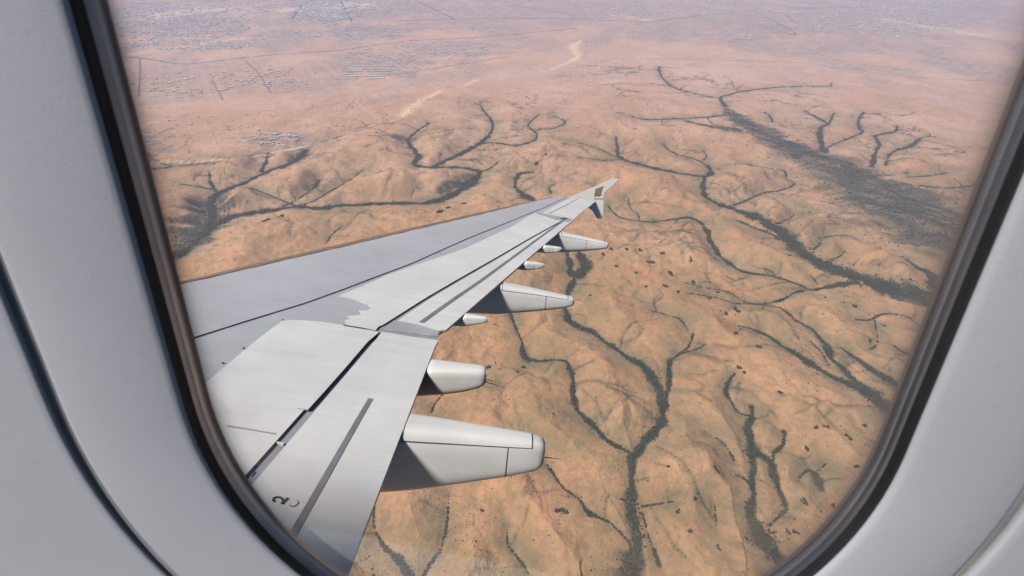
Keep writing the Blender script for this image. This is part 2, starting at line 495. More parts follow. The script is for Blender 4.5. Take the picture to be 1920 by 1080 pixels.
# built-up ground, ellipses given in the photograph and laid on the plain
twn = np.zeros(len(X))
fw = X * CW[0, 2] + Y * CW[1, 2] - ALT * CW[2, 2]
ok = fw > 10
uu = 960 + F * X / np.where(ok, fw, 1e9)
vv = 540 + F * (Y * CW[1, 1] - ALT * CW[2, 1]) / np.where(ok, fw, 1e9)
for cx, cy, rx, ry, st in TOWN:
    e = ((uu - cx) / rx) ** 2 + ((vv - cy) / ry) ** 2
    twn = np.maximum(twn, min(1, st * 1.35) * (1 - smooth(0.35, 1.3, e + 0.9 * nzb)))
far_band = smooth(5200, 7600, rr + 900 * nzb)
mid_band = smooth(3900, 4600, rr + 500 * nzb) * (1 - smooth(200, 1700, X + 500 * nzb))
pt = fbm(X / 700, Y / 1100, 4, 201)
twn = np.maximum(twn, far_band * smooth(-0.45, 0.35, pt) * 0.74)
twn = np.maximum(twn, mid_band * smooth(-0.15, 0.5, pt) * 0.45)
twn = np.where(ok, twn, 0)
cover = np.stack([veg.clip(0, 1), core.clip(0, 1), dst.clip(0, 1), twn.clip(0, 1)], 1)

V = np.stack([X, Y, Z], 1)
ii, jj = np.meshgrid(np.arange(NR - 1), np.arange(NA), indexing='ij')
j2 = (jj + 1) % NA
Q = np.stack([ii * NA + jj, ii * NA + j2, (ii + 1) * NA + j2, (ii + 1) * NA + jj], -1).reshape(-1, 4)

def ground_material():
    k = NT('dry_savanna')
    pos = k.n("ShaderNodeNewGeometry").outputs["Position"]
    at = k.n("ShaderNodeAttribute", attribute_name="cover")
    sep = k.n("ShaderNodeSeparateColor"); k.l(at.outputs["Color"], sep.inputs[0])
    veg, core, dst = sep.outputs[0], sep.outputs[1], sep.outputs[2]
    twn = at.outputs["Alpha"]
    n_big = k.noise(1 / 700, 6, 0.6, pos, 0.6)
    n_mid = k.noise(1 / 130, 7, 0.62, pos, 0.8)
    n_mid2 = k.noise(1 / 260, 8, 0.66, pos, 1.2)
    n_fin = k.noise(1 / 22, 6, 0.65, pos, 0.6)
    n_mic = k.noise(1 / 5, 4, 0.6, pos)
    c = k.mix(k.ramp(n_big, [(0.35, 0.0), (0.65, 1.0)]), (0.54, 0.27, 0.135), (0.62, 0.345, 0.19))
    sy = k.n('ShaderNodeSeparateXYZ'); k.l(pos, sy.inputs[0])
    far_tint = k.math('MULTIPLY', k.math('SUBTRACT', k.math('ADD', sy.outputs[1], k.math('MULTIPLY', n_big, 2500.0)), 2600.0), 1 / 3500.0, True)  # base colour grades to a brighter pink with distance ahead
    c = k.mix(far_tint, c, k.mix(k.ramp(n_big, [(0.4, 0.0), (0.6, 1.0)]), (0.64, 0.38, 0.295), (0.72, 0.46, 0.36)))
    near_ = k.math('SUBTRACT', 1.0, k.math('MULTIPLY', far_tint, 0.75))
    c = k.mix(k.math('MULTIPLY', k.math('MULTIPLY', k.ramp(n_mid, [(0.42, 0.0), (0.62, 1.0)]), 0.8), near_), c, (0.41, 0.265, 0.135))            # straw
    c = k.mix(k.math('MULTIPLY', k.ramp(n_fin, [(0.45, 0.0), (0.7, 1.0)]), 0.55), c, (0.30, 0.19, 0.095))
    c = k.mix(k.math('MULTIPLY', k.ramp(n_fin, [(0.25, 1.0), (0.42, 0.0)]), 0.5), c, (0.56, 0.35, 0.215))
    # dry cracks and foot-worn lines
    for sc_, wdt, amt in ((1 / 70, 0.012, 0.55), (1 / 26, 0.016, 0.40)):
        nn_ = k.noise(sc_, 6, 0.62, pos, 1.0)
        mk_ = k.noise(sc_ * .6, 3, 0.6, pos)
        ln_ = k.ramp(k.math('ABSOLUTE', k.math('SUBTRACT', nn_, 0.5)), [(0.0, 1.0), (wdt, 0.0)])
        ln_ = k.math('MULTIPLY', ln_, k.ramp(mk_, [(0.47, 0.0), (0.60, 1.0)]))
        c = k.mix(k.math('MULTIPLY', ln_, amt), c, (0.13, 0.095, 0.06))
    # olive grass along the drainage
    vf = k.math('MULTIPLY', veg, k.ramp(n_fin, [(0.3, 0.55), (0.65, 1.0)]))
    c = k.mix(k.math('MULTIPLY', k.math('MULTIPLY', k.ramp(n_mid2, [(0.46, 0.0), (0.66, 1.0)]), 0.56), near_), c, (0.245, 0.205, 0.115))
    c = k.mix(k.math('MULTIPLY', vf, 0.85, True), c, (0.150, 0.142, 0.082))
    cf = k.math('MULTIPLY', core, k.ramp(n_mic, [(0.3, 0.7), (0.6, 1.0)]))
    c = k.mix(k.math('MULTIPLY', cf, 0.95, True), c, (0.042, 0.052, 0.042))
    # built up and ploughed ground
    br = k.n("ShaderNodeTexBrick")
    mp = k.n("ShaderNodeMapping"); mp.inputs["Scale"].default_value = (1 / 150, 1 / 150, 0); mp.inputs["Rotation"].default_value = (0, 0, 0.16)
    k.l(pos, mp.inputs[0]); k.l(mp.outputs[0], br.inputs["Vector"])
    br.inputs["Color1"].default_value = (0.15, 0.125, 0.125, 1); br.inputs["Color2"].default_value = (0.33, 0.26, 0.24, 1)
    br.inputs["Mortar"].default_value = (0.50, 0.42, 0.38, 1)
    br.inputs["Scale"].default_value = 1.0; br.inputs["Mortar Size"].default_value = 0.085; br.inputs["Brick Width"].default_value = 0.9; br.inputs["Row Height"].default_value = 0.5
    fields = k.mix(k.math('MULTIPLY', k.ramp(n_fin, [(0.5, 0.0), (0.7, 1.0)]), 0.45), br.outputs[0], (0.46, 0.40, 0.36))
    fields = k.mix(k.math('MULTIPLY', k.ramp(n_mid, [(0.45, 0.0), (0.6, 1.0)]), 0.6), fields, (0.13, 0.115, 0.12))
    c = k.mix(k.math('MULTIPLY', twn, 0.85), c, fields)
    c = k.mix(k.math('MULTIPLY', dst, 0.85, True), c, (0.80, 0.60, 0.39))
    c = k.mix(k.math('MULTIPLY', k.ramp(n_mic, [(0.5, 0.0), (0.72, 1.0)]), 0.28), c, (0.22, 0.14, 0.075))
    k.l(c, k.b.inputs["Base Color"])
    k.b.inputs["Roughness"].default_value = 0.95
    k.b.inputs["Specular IOR Level"].default_value = 0.1
    k.bump(k.math('ADD', k.math('MULTIPLY', n_fin, 6.0), k.math('MULTIPLY', n_mic, 2.0)), 0.55, 1.0)
    return k.m

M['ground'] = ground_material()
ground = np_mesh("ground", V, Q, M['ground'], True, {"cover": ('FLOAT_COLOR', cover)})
tag(ground, "dry orange plain with hills and gullies under the aircraft", None, None, "structure")

# ---- thickets -------------------------------------------------------------------------------
def foliage(name, ca, cb):
    k = NT(name)
    pos = k.n("ShaderNodeNewGeometry").outputs["Position"]
    n = k.noise(1 / 6, 3, 0.6, pos)
    n2 = k.noise(1 / 60, 3, 0.6, pos)
    c = k.mix(k.ramp(n, [(0.35, 0.0), (0.65, 1.0)]), ca, cb)
    c = k.mix(k.math('MULTIPLY', k.ramp(n2, [(0.45, 0.0), (0.65, 1.0)]), 0.5), c, tuple(1.5 * x for x in cb))
    k.l(c, k.b.inputs["Base Color"])
    k.b.inputs["Roughness"].default_value = 0.9
    k.b.inputs["Specular IOR Level"].default_value = 0.1
    return k.m

M['leaf'] = foliage('thornbush_leaves', (0.028, 0.037, 0.020), (0.052, 0.062, 0.032))
M['leaf2'] = foliage('dry_shrub_leaves', (0.046, 0.044, 0.028), (0.070, 0.060, 0.036))

bm = bmesh.new(); bmesh.ops.create_icosphere(bm, subdivisions=1, radius=1.0)
ICO_V = np.array([v.co[:] for v in bm.verts]); ICO_F = np.array([[v.index for v in f.verts] for f in bm.faces]); bm.free()

OCT_V = np.array([(1, 0, 0), (-1, 0, 0), (0, 1, 0), (0, -1, 0), (0, 0, 1), (0, 0, -.6)], float)
OCT_F = np.array([(0, 2, 4), (2, 1, 4), (1, 3, 4), (3, 0, 4), (2, 0, 5), (1, 2, 5), (3, 1, 5), (0, 3, 5)])

def clump_mesh(P, S, ICO_V=ICO_V, ICO_F=ICO_F):
    """many ragged crowns: positions (n,3), sizes (n,)"""
    n = len(P)
    a = rng.uniform(0, 2 * math.pi, n); ca, sa = np.cos(a), np.sin(a)
    B = ICO_V[None] * (1 + rng.uniform(-.38, .38, (n, len(ICO_V), 1)))
    sx = rng.uniform(.75, 1.3, n); sy = rng.uniform(.75, 1.3, n); sz = rng.uniform(.55, 0.95, n)
    bx = B[..., 0] * sx[:, None]; by = B[..., 1] * sy[:, None]
    VX = (bx * ca[:, None] - by * sa[:, None]) * S[:, None] + P[:, :1]
    VY = (bx * sa[:, None] + by * ca[:, None]) * S[:, None] + P[:, 1:2]
    VZ = (B[..., 2] * sz[:, None] + 0.45) * S[:, None] + P[:, 2:3]
    VV = np.stack([VX, VY, VZ], -1).reshape(-1, 3)
    FF = (ICO_F[None] + (np.arange(n) * len(ICO_V))[:, None, None]).reshape(-1, 3)
    return VV, FF

def hz(X, Y):
    return -ALT + terrain(X, Y)[0]

def belt_points(q, size0, fill):
    out = []
    for i in range(len(q) - 1):
        x, y, w = q[i]
        x2, y2, _ = q[i + 1]
        r = math.hypot(x, y)
        sz = size0 * (1 + max(0, r - 1200) / 4200)
        L = math.hypot(x2 - x, y2 - y)
        lam = fill * (0.35 + 0.9 * min(1.0, max(0.0, float(pnoise(np.array([x / 70]), np.array([y / 70]), 83)[0]) + 0.55))) * L * max(w, sz * .9) / (sz * sz * 2.2)
        for _ in range(np.random.default_rng(int(abs(x * 31 + y * 17)) + i).poisson(lam)):
            t = random.random(); o = random.gauss(0, .25) * max(w, sz * .5)
            nx, ny = -(y2 - y) / (L + 1e-6), (x2 - x) / (L + 1e-6)
            out.append((x + (x2 - x) * t + nx * o, y + (y2 - y) * t + ny * o, sz * random.uniform(.55, 1.25)))
    return out

SYS = {
 'a': "dark thorn trees lining the winding river beyond the wing's leading edge",
 'm': "bluish scrub in the valley by the lower edge of the distant villages",
 'b': "dark woodland filling the broad valley in the upper right of the window",
 'c': "dark tree belt in the wide valley leading to the window's right edge",
 'd': "thin tree line winding from the winglet to the wide dark valley",
 'e': "tree belts of the forked gullies at the window's lower right edge",
 'h': "tree line of the stream emerging below the third large fairing",
 'i': "thick tree belt of the main river running to the window's bottom",
 'k': "forked tree belt with a loop in the lower right of the plain",
 'l': "tree lines of the small streams right behind the nearest flap",
 'n': "small dark thicket on the gully just ahead of the wing tip",
}
for sysk, lab in SYS.items():
    pts = []
    for nm, q in lines:
        if nm == sysk: pts += belt_points(q, 2.4, 1.5)
    for nm, q in wide:
        if nm == sysk: pts += belt_points(q, 2.2, 0.10)
    A = np.array(pts)
    P = np.stack([A[:, 0], A[:, 1], hz(A[:, 0], A[:, 1])], 1)
    vv_, ff_ = clump_mesh(P, A[:, 2])
    tag(np_mesh("riverside_trees", vv_, ff_, M['leaf']), lab, "trees", None, "stuff")

pts = []
for q in rills:
    dens = random.choice((0.0, 0.25, 0.6))
    for i in range(len(q) - 1):
        x, y, w = q[i]; x2, y2, _ = q[i + 1]
        r = math.hypot(x, y)
        for k_ in range(3 if r < 2600 else 2):
            if random.random() < dens:
                t = random.random()
                s = 1.25 * (0.6 + .4 * w / 2.4) * (1 + max(0, r - 1000) / 2200) * random.uniform(.5, 1.3)
                pts.append((x + (x2 - x) * t + random.gauss(0, .7), y + (y2 - y) * t + random.gauss(0, .7), s))
# loose scrub scattered over the plain, thicker in patches
nS = 120000
a_ = np.radians(rng.uniform(-82, 82, nS)); r_ = 300 + 4000 * rng.uniform(0, 1, nS) ** 0.8
xs_, ys_ = r_ * np.sin(a_), r_ * np.cos(a_)
pr = 0.05 + 1.5 * np.clip(pnoise(xs_ / 190, ys_ / 190, 23) - .05, 0, 1) + 0.8 * np.clip(pnoise(xs_ / 45, ys_ / 45, 29) - .2, 0, 1)
keep = rng.uniform(0, 1, nS) < pr
xs_, ys_, r_ = xs_[keep], ys_[keep], r_[keep]
sz_ = rng.uniform(.55, 1.6, len(xs_)) * (1 + np.maximum(0, r_ - 1000) / 2600) * np.where(rng.uniform(0, 1, len(xs_)) < .05, 2.0, 1.0)
pts += list(zip(xs_.tolist(), ys_.tolist(), sz_.tolist()))
A = np.array(pts)
P = np.stack([A[:, 0], A[:, 1], hz(A[:, 0], A[:, 1])], 1)
vv_, ff_ = clump_mesh(P, A[:, 2], OCT_V, OCT_F)
tag(np_mesh("scrub", vv_, ff_, M['leaf2']), "low dry bushes scattered over the plain and its gullies", "bushes", None, "stuff")

# isolated dark thickets one can point at
THICK = [(1200,470,9),(1218,497,12),(1256,517,11),(1290,497,8),(1175,470,8),(1155,505,7),(1246,540,9),(1300,530,8),(1376,632,8),(1360,590,9),(1378,585,12),(1598,579,8),(1655,612,6),
 (1630,640,8),(1545,806,9),(1525,808,8),(1585,825,10),(1508,845,9),(1505,943,12),(1490,1000,10),(1475,998,8),(1335,890,10),(1045,960,9),(1060,962,8),(1052,958,9),(1165,935,5),(915,690,8),(980,690,8),(970,700,6),
 (825,405,11),(840,400,9),(870,385,8),(1005,312,9),(1023,302,6),(1420,655,8),(1385,690,9),(1395,700,6),(1130,480,8),(1145,470,7),(1240,480,8),(1270,550,7),(1330,560,7),(1345,548,6),(1210,540,6),(1190,520,6),(1105,560,6),(1480,480,5),
 (1250,880,6),(1270,960,8),(1300,940,7),(1290,1000,8),(1345,1030,8),(900,860,5),(905,960,6),(1400,1010,7),(1460,740,7),(1620,800,8),(1600,880,8),(1560,950,8),(545,382,6),(528,408,11),(505,420,9),(380,400,10),(1545,560,5),(500,425,8)]
def thicket_zone(u, v):
    if u < 960 and v < 440: return "ahead of the wing's leading edge"
    if v < 330: return "just above the winglet"
    if u < 1000 and v < 850: return "right of the second fairing"
    if u < 1232 and v < 580: return "just right of the outermost large fairing"
    if u < 1425 and v < 610: return "between outermost fairing and the forked gullies"
    if u < 1480 and v < 760: return "above the forked tree belt with the loop"
    if v < 660: return "by the window's right edge above the gullies"
    if u > 1465: return "by the window's lower right edge"
    if u < 1190: return "left of the main river near the bottom"
    return "between main river and the looped tree belt"
THICK.sort()
ORD = "first second third fourth fifth sixth seventh eighth ninth tenth eleventh twelfth thirteenth fourteenth fifteenth sixteenth seventeenth eighteenth nineteenth twentieth".split()
zone_n = {}
for n_, (u, v, w) in enumerate(THICK):
    x, y = on_ground(u, v)
    fwd = np.array([x, y, -ALT]) @ CW[:, 2]
    R_ = w * fwd / F * 0.42
    m_ = 9
    a = rng.uniform(0, 2 * math.pi, m_); rr_ = np.sqrt(rng.uniform(0, 1, m_)) * R_
    st = rng.uniform(0, math.pi)
    dx = np.cos(a) * rr_ * 1.35; dy = np.sin(a) * rr_ * .75
    PX = dx * math.cos(st) - dy * math.sin(st); PY = dx * math.sin(st) + dy * math.cos(st)
    zz = hz(np.array([x] * m_) + PX, np.array([y] * m_) + PY)
    z0 = float(zz.min())
    vv_, ff_ = clump_mesh(np.stack([PX, PY, zz - z0], 1), rng.uniform(.28, .55, m_) * R_ + .8)
    o = np_mesh("thicket", vv_, ff_, M['leaf'])
    o.location = (x, y, z0)
    zn = thicket_zone(u, v); zone_n[zn] = zone_n.get(zn, 0) + 1
    tag(o, "dark thicket %s, %s from the left" % (zn, ORD[zone_n[zn] - 1]), "thicket", "lone thickets on the plain")

# ---- roads and tracks -----------------------------------------------------------------------
M['road'] = paint('dirt_road', (0.075, 0.065, 0.07), 0.95, 0.1, 0.15, 0.01)
M['track'] = paint("dirt_track", (0.25, 0.17, 0.14), 0.95, 0.1, 0.15, 0.01)
ROADS = [
 ([(190,108),(245,110),(287,115),(350,123),(450,112),(560,102),(640,97),(760,80),(907,72),(1083,55)], 13, 'road', "dark road running past the near villages towards the centre"),
 ([(740,42),(853,38),(1040,37),(1207,43),(1280,35),(1423,22),(1700,8)], 22, 'road', "long dark road crossing the far plain below the top edge"),
 ([(780,3),(815,20),(853,38)], 20, 'road', "short straight road slanting down to the far road"),
 ([(1200,112),(1280,113),(1400,117),(1500,121),(1590,133),(1700,147),(1880,157)], 7, 'track', "thin straight track on the pale plain at the upper right"),
 ([(264,112),(264,140),(262,185)], 12, 'track', "straight track leading towards the camera beside the left window edge"),
 ([(462,118),(485,140),(510,178)], 12, 'track', "slanting track through the left village fields"),
 ([(398,152),(420,192)], 10, 'track', "short slanting track between the left village rows"),
 ([(270,318),(350,309),(470,297),(560,281),(640,256),(760,228)], 6, 'track', "pale track below the hillside village"),
 ([(548,38),(566,12)], 30, 'road', "dark strip between the white town blocks"),
 ([(660,42),(640,5)], 26, 'road', "dark street through the white town at the top"),
 ([(1490,45),(1470,30),(1440,22)], 12, 'road', "dark line winding through the far right settlement"),
 ([(1400,40),(1475,65),(1490,70)], 10, 'track', "track beside the grey field at the upper right"),
 ([(190,12),(320,6),(420,0)], 26, 'road', "dark road along the top of the far left settlement"),
 ([(190,75),(300,62),(340,48),(380,38)], 14, 'track', "faint track rising through the far left fields"),
 ([(600,62),(700,58),(820,56),(960,54)], 12, 'track', "track along the lower edge of the white town"),
 ([(930,3),(1000,18),(1100,33)], 14, 'road', "road slanting across the far plain above the centre"),
 ([(640,150),(760,140),(880,120),(960,108)], 10, 'track', "track along the rows of long sheds"),
 ([(1430,32),(1480,58),(1492,68)], 12, 'road', "road into the compact right settlement"),
 ([(1500,20),(1600,16),(1760,14),(1900,20)], 16, 'road', "straight far road along the top right"),
 ([(1100,164),(1200,158),(1340,166),(1480,172)], 6, 'track', "faint track above the head of the broad valley"),
]
for pts_, w, mk, lab in ROADS:
    w *= 1.4
    q = world_line([(u, v, 1) for u, v in pts_], 25.0)
    t = np.gradient(q[:, :2], axis=0); t /= np.linalg.norm(t, axis=1)[:, None] + 1e-9
    nrm = np.stack([-t[:, 1], t[:, 0]], 1)
    L_ = q[:, :2] + nrm * w / 2; R_ = q[:, :2] - nrm * w / 2
    z = np.maximum(hz(L_[:, 0], L_[:, 1]), hz(R_[:, 0], R_[:, 1])) + 1.0
    n = len(q)
    VV = np.concatenate([np.c_[L_, z], np.c_[R_, z]])
    FF = np.array([[i, i + n, i + n + 1, i + 1] for i in range(n - 1)])
    tag(np_mesh("road" if mk == 'road' else "dirt_track", VV, FF, M[mk]), lab, None, None, "structure")

# ---- far houses -----------------------------------------------------------------------------
M['house_wall'] = paint('house_wall', (0.62, 0.58, 0.54), 0.8, 0.2, 0.08, 0.3)
M['house_roof'] = paint('tin_roof', (0.74, 0.69, 0.63), 0.5, 0.4, 0.08, 0.3)
M['house_roof2'] = paint('dull_roof', (0.30, 0.27, 0.27), 0.7, 0.3, 0.1, 0.3)
def house_mesh(L, Wd, H, R_, roofmat):
    a, b = L / 2, Wd / 2
    v = [(-a,-b,-3),(a,-b,-3),(a,b,-3),(-a,b,-3),(-a,-b,H),(a,-b,H),(a,b,H),(-a,b,H),(-a,0,H+R_),(a,0,H+R_)]
    f = [(0,1,5,4),(1,2,6),(2,3,7,6),(3,0,4,7),(1,6,9,5),(4,8,7),(4,5,9,8),(6,7,8,9)]
    f = [(0,1,5,4),(2,3,7,6),(1,2,6,9,5),(3,0,4,8,7),(4,5,9,8),(6,7,8,9)]
    me = bpy.data.meshes.new("house"); me.from_pydata(v, [], f); me.update()
    me.materials.append(M['house_wall']); me.materials.append(roofmat)
    for k_ in (4, 5): me.polygons[k_].material_index = 1
    return me
HM = [house_mesh(15, 10, 4, 2.0, M['house_roof']), house_mesh(22, 11, 4.5, 2.2, M['house_roof']), house_mesh(13, 11, 4, 1.5, M['house_roof2']), house_mesh(34, 14, 6, 2, M['house_roof'])]
ZONES = [ # cx, cy, rx, ry, n, label, angle
 (615,24,70,22,1500,"pale tin-roofed house in the white town at the top",.2),(330,45,130,34,900,"pale tin-roofed house in the far left settlement",.1),(360,88,140,9,420,"pale house in the bright row along the left road",-.1),
 (360,160,130,24,150,"small house in the sparse village left of centre",.05),(520,150,80,22,110,"small house in the sparse village left of centre",.05),
 (525,266,55,10,46,"small house in the hillside village above the left valley",.3),(800,105,150,24,260,"far house among the grey fields above the centre",.0),
 (1370,72,44,6,120,"bright house in the compact settlement above the right valley",.1),(1640,45,200,30,600,"far pale house in the upper right settlement",.0),(1100,25,260,18,500,"far pale house along the top edge of the window",0),
 (560,12,380,14,900,"far pale house along the top edge of the window",.12),(1420,14,380,16,900,"far pale house along the top edge of the window",-.05),(560,60,340,18,420,"far house among the grey fields above the centre",.08),
 (330,232,70,14,10,"lone farm house below the left village",.2)]
spots = []
for cx, cy, rx, ry, n, lab, ang in ZONES:
    for _ in range(n):
        a_, b_ = random.uniform(0, 2 * math.pi), math.sqrt(random.random()) * random.uniform(.7, 1.15)
        x, y = on_ground(cx + math.cos(a_) * b_ * rx, cy + math.sin(a_) * b_ * ry)
        row = 85.0                                       # plots lie along parallel streets
        p_ = x * math.cos(ang) + y * math.sin(ang); q_ = -x * math.sin(ang) + y * math.cos(ang)
        q_ = (round(q_ / row) + random.choice((-.17, .17))) * row; p_ = round(p_ / 26) * 26 + random.uniform(-4, 4)
        x, y = p_ * math.cos(ang) - q_ * math.sin(ang), p_ * math.sin(ang) + q_ * math.cos(ang)
        if float(pnoise(np.array([x / 420]), np.array([y / 420]), 61)[0]) < random.uniform(-.45, .15): continue
        r = math.hypot(x, y)
        if r < 16000: spots.append((r, x, y, lab, ang + random.choice((0, 0, math.pi / 2)) + random.gauss(0, .05)))
spots.sort()
rest_v, rest_f, off = [], [], 0
H_ = np.array([s[1:3] for s in spots]); Hz = hz(H_[:, 0], H_[:, 1])
for i, (r, x, y, lab, ang) in enumerate(spots):
    me = HM[random.choice((0, 0, 1, 1, 2, 3))]
    if i < 300:
        o = bpy.data.objects.new("house", me); COL.objects.link(o)
        o.location = (x, y, Hz[i]); o.rotation_euler = (0, 0, ang)
        s_ = 0.60 + r / 9000; o.scale = (s_, s_, s_)
        tag(o, lab, "house", lab.replace("house", "houses", 1))
    else:
        s_ = 0.60 + r / 9000; c_, n_ = math.cos(ang) * s_, math.sin(ang) * s_
        for vtx in me.vertices:
            a, b, c = vtx.co; rest_v.append((x + a * c_ - b * n_, y + a * n_ + b * c_, Hz[i] + c * s_))
        for p in me.polygons: rest_f.append(tuple(k_ + off for k_ in p.vertices))
        off += len(me.vertices)
if rest_v:
    o = mesh_obj("distant_houses", rest_v, rest_f, M['house_roof'])
    tag(o, "mass of far pale houses fading into the haze at the top", "houses", None, "stuff")
# long sheds in parallel rows
SH = house_mesh(190, 16, 5, 3, M['house_roof'])
for k_ in range(12):
    v = 128 + (k_ % 6) * 4.6; u = (672 if k_ < 6 else 722) - (k_ % 6) * 4 + random.uniform(-3, 3)
    x, y = on_ground(u, v)
    o = bpy.data.objects.new("long_shed", SH); COL.objects.link(o)
    o.location = (x, y, float(hz(np.array([x]), np.array([y]))[0]) + 1); o.rotation_euler = (0, 0, 0.10)
    tag(o, "long pale shed, %s row from the top in the %s block of parallel sheds" % (ORD[k_ % 6], "left" if k_ < 6 else "right"), "shed", "parallel long sheds on the plain")

# ==================================================================================================
#                                        THE WING
# ==================================================================================================
TD, FL = math.tan(0.0768861), -0.184719
def zf(y): return (y - 2) * TD + FL * ((y - 2) / 14.5) ** 2
KY, KX = 5.52, 6.89                                   # trailing-edge kink
Y_TIP = 16.25
def LEx(y): return 3.70 + (y - 6.24) * 0.507
def TEx(y): return KX if y <= KY else KX + (y - KY) * 0.321
def S(x, y):
    y_ = min(max(y, 1.5), 17.0)
    le, te = LEx(y_), TEx(y_)
    c = te - le
    xi = min(max((x - le) / c, 0.0), 1.0)
    return zf(y_) + 0.032 * c * math.sin(math.pi * xi ** 0.75)

def ray_air(u, v):
    return RC.T @ np.array([(u - 960) / F, (v - 540) / F, 1.0])

def on_wing(u, v, off=0.0):
    q = ray_air(u, v)
    lo, hi = 0.5, 40.0
    for _ in range(60):
        m = (lo + hi) / 2
        P = EYE + m * q
        if P[2] - off > S(P[0], P[1]): lo = m
        else: hi = m
    P = EYE + lo * q
    return float(P[0]), float(P[1])

def on_y(u, v, y):
    q = ray_air(u, v)
    P = EYE + q * ((y - EYE[1]) / q[1])
    return float(P[0]), float(P[2])

wing = empty("aircraft_wing", AIRCRAFT)
tag(wing, "grey and white airliner wing with flap fairings and pointed winglet", "aircraft wing", None, "thing")

def panel(name, poly, off, th, mat, parent=None, surf=S, label=None):
    """skin panel: planform polygon laid on the wing's upper surface, with thickness"""
    bm = bmesh.new()
    vs_ = [bm.verts.new((x, y, 0)) for x, y in poly]
    bm.faces.new(vs_)
    bmesh.ops.triangulate(bm, faces=bm.faces[:])
    xs = [p[0] for p in poly]; ys = [p[1] for p in poly]
    def cut(co, no):
        bmesh.ops.bisect_plane(bm, geom=bm.verts[:] + bm.edges[:] + bm.faces[:], plane_co=co, plane_no=no, dist=1e-5)
    sx, sy = 0.3, 0.6
    k_ = math.ceil(min(xs) / sx)
    while k_ * sx < max(xs): cut((k_ * sx, 0, 0), (1, 0, 0)); k_ += 1
    k_ = math.ceil(min(ys) / sy)
    while k_ * sy < max(ys): cut((0, k_ * sy, 0), (0, 1, 0)); k_ += 1
    bmesh.ops.remove_doubles(bm, verts=bm.verts[:], dist=1e-5)
    bmesh.ops.recalc_face_normals(bm, faces=bm.faces[:])
    if sum(f.normal.z for f in bm.faces) < 0:
        bmesh.ops.reverse_faces(bm, faces=bm.faces[:])
    bm.verts.ensure_lookup_table()
    top = bm.faces[:]
    bnd = [e for e in bm.edges if len(e.link_faces) == 1]
    ring = [(e.verts[0].co.copy(), e.verts[1].co.copy()) for e in bnd]
    for v in bm.verts: v.co.z = surf(v.co.x, v.co.y) + off
    for f in top: f.smooth = True
    for a, b in ring:                                   # skirt, own vertices so that the edge stays crisp
        za, zb = surf(a.x, a.y) + off, surf(b.x, b.y) + off
        q = [bm.verts.new((a.x, a.y, za)), bm.verts.new((b.x, b.y, zb)), bm.verts.new((b.x, b.y, zb - th)), bm.verts.new((a.x, a.y, za - th))]
        bm.faces.new(q)
    me = bpy.data.meshes.new(name); bm.to_mesh(me); bm.free()
    me.materials.append(mat)
    o = bpy.data.objects.new(name, me); COL.objects.link(o)
    o.parent = parent or wing
    if label: o["label"] = label
    return o

# --- torsion box under the skins
def box_mesh():
    ys = np.concatenate([np.linspace(1.7, KY, 12), np.linspace(KY + .25, Y_TIP, 34)])
    n = 25
    xi_u = np.linspace(0, 1, n) ** 1.5
    VV, FF = [], []
    for y in ys:
        le, te = LEx(y) + .01, TEx(y) - .02
        c = te - le
        loop = []
        for xi in xi_u[::-1]:
            x = le + xi * c
            loop.append((x, y, S(x, y) - 0.017 - 0.008 * (1 - xi)))
        for xi in xi_u[1:-1]:
            x = le + xi * c
            t = 0.115 * c * 2.6 * (math.sqrt(xi) * (1 - xi) * 0.62 + 0.0) + 0.045
            loop.append((x, y, S(x, y) - t - .01))
        VV += loop
    m = len(VV) // len(ys)
    for i in range(len(ys) - 1):
        for j in range(m):
            FF.append((i * m + j, i * m + (j + 1) % m, (i + 1) * m + (j + 1) % m, (i + 1) * m + j))
    FF.append(tuple(range(m))[::-1]); FF.append(tuple((len(ys) - 1) * m + j for j in range(m)))
    return VV, FF
bv, bf = box_mesh()
mesh_obj("wing_box", bv, bf, M['under'], wing, True)
# dark inner deck seen in the slots between the panels
def deck(y0, y1, xa, xb, name):
    poly = [(xa(y), y) for y in np.linspace(y0, y1, 20)] + [(xb(y), y) for y in np.linspace(y1, y0, 20)]
    panel(name, poly, -0.012, 0.002, M['deck'])

# traced lines on the wing's surface
slat_px = [(360,633),(430,611),(500,589),(570,568),(640,543),(700,520),(770,494),(873,448),(960,413),(1020,389),(1052,374)]
SL = [on_wing(u, v) for u, v in slat_px]
def interp_line(L):
    a = sorted((y, x) for x, y in L)
    ys = [p[0] for p in a]; xs = [p[1] for p in a]
    k0 = (xs[2] - xs[0]) / (ys[2] - ys[0]); k1 = (xs[-1] - xs[-3]) / (ys[-1] - ys[-3])
    def f(y):
        if y < ys[0]: return xs[0] + (y - ys[0]) * k0
        if y > ys[-1]: return xs[-1] + (y - ys[-1]) * k1
        return float(np.interp(y, ys, xs))
    return f
slat_x = interp_line(SL)
ysl = np.linspace(1.9, Y_TIP - .02, 60)
deck(1.9, Y_TIP - .05, lambda y: LEx(y) + .05, lambda y: TEx(y) - .05, "inner_deck")
# slat
poly = [(LEx(y) + .055, y) for y in ysl] + [(min(slat_x(y), TEx(y) - .2), y) for y in ysl[::-1]]
panel("slat", poly, 0.0, 0.028, M['grey_paint'])
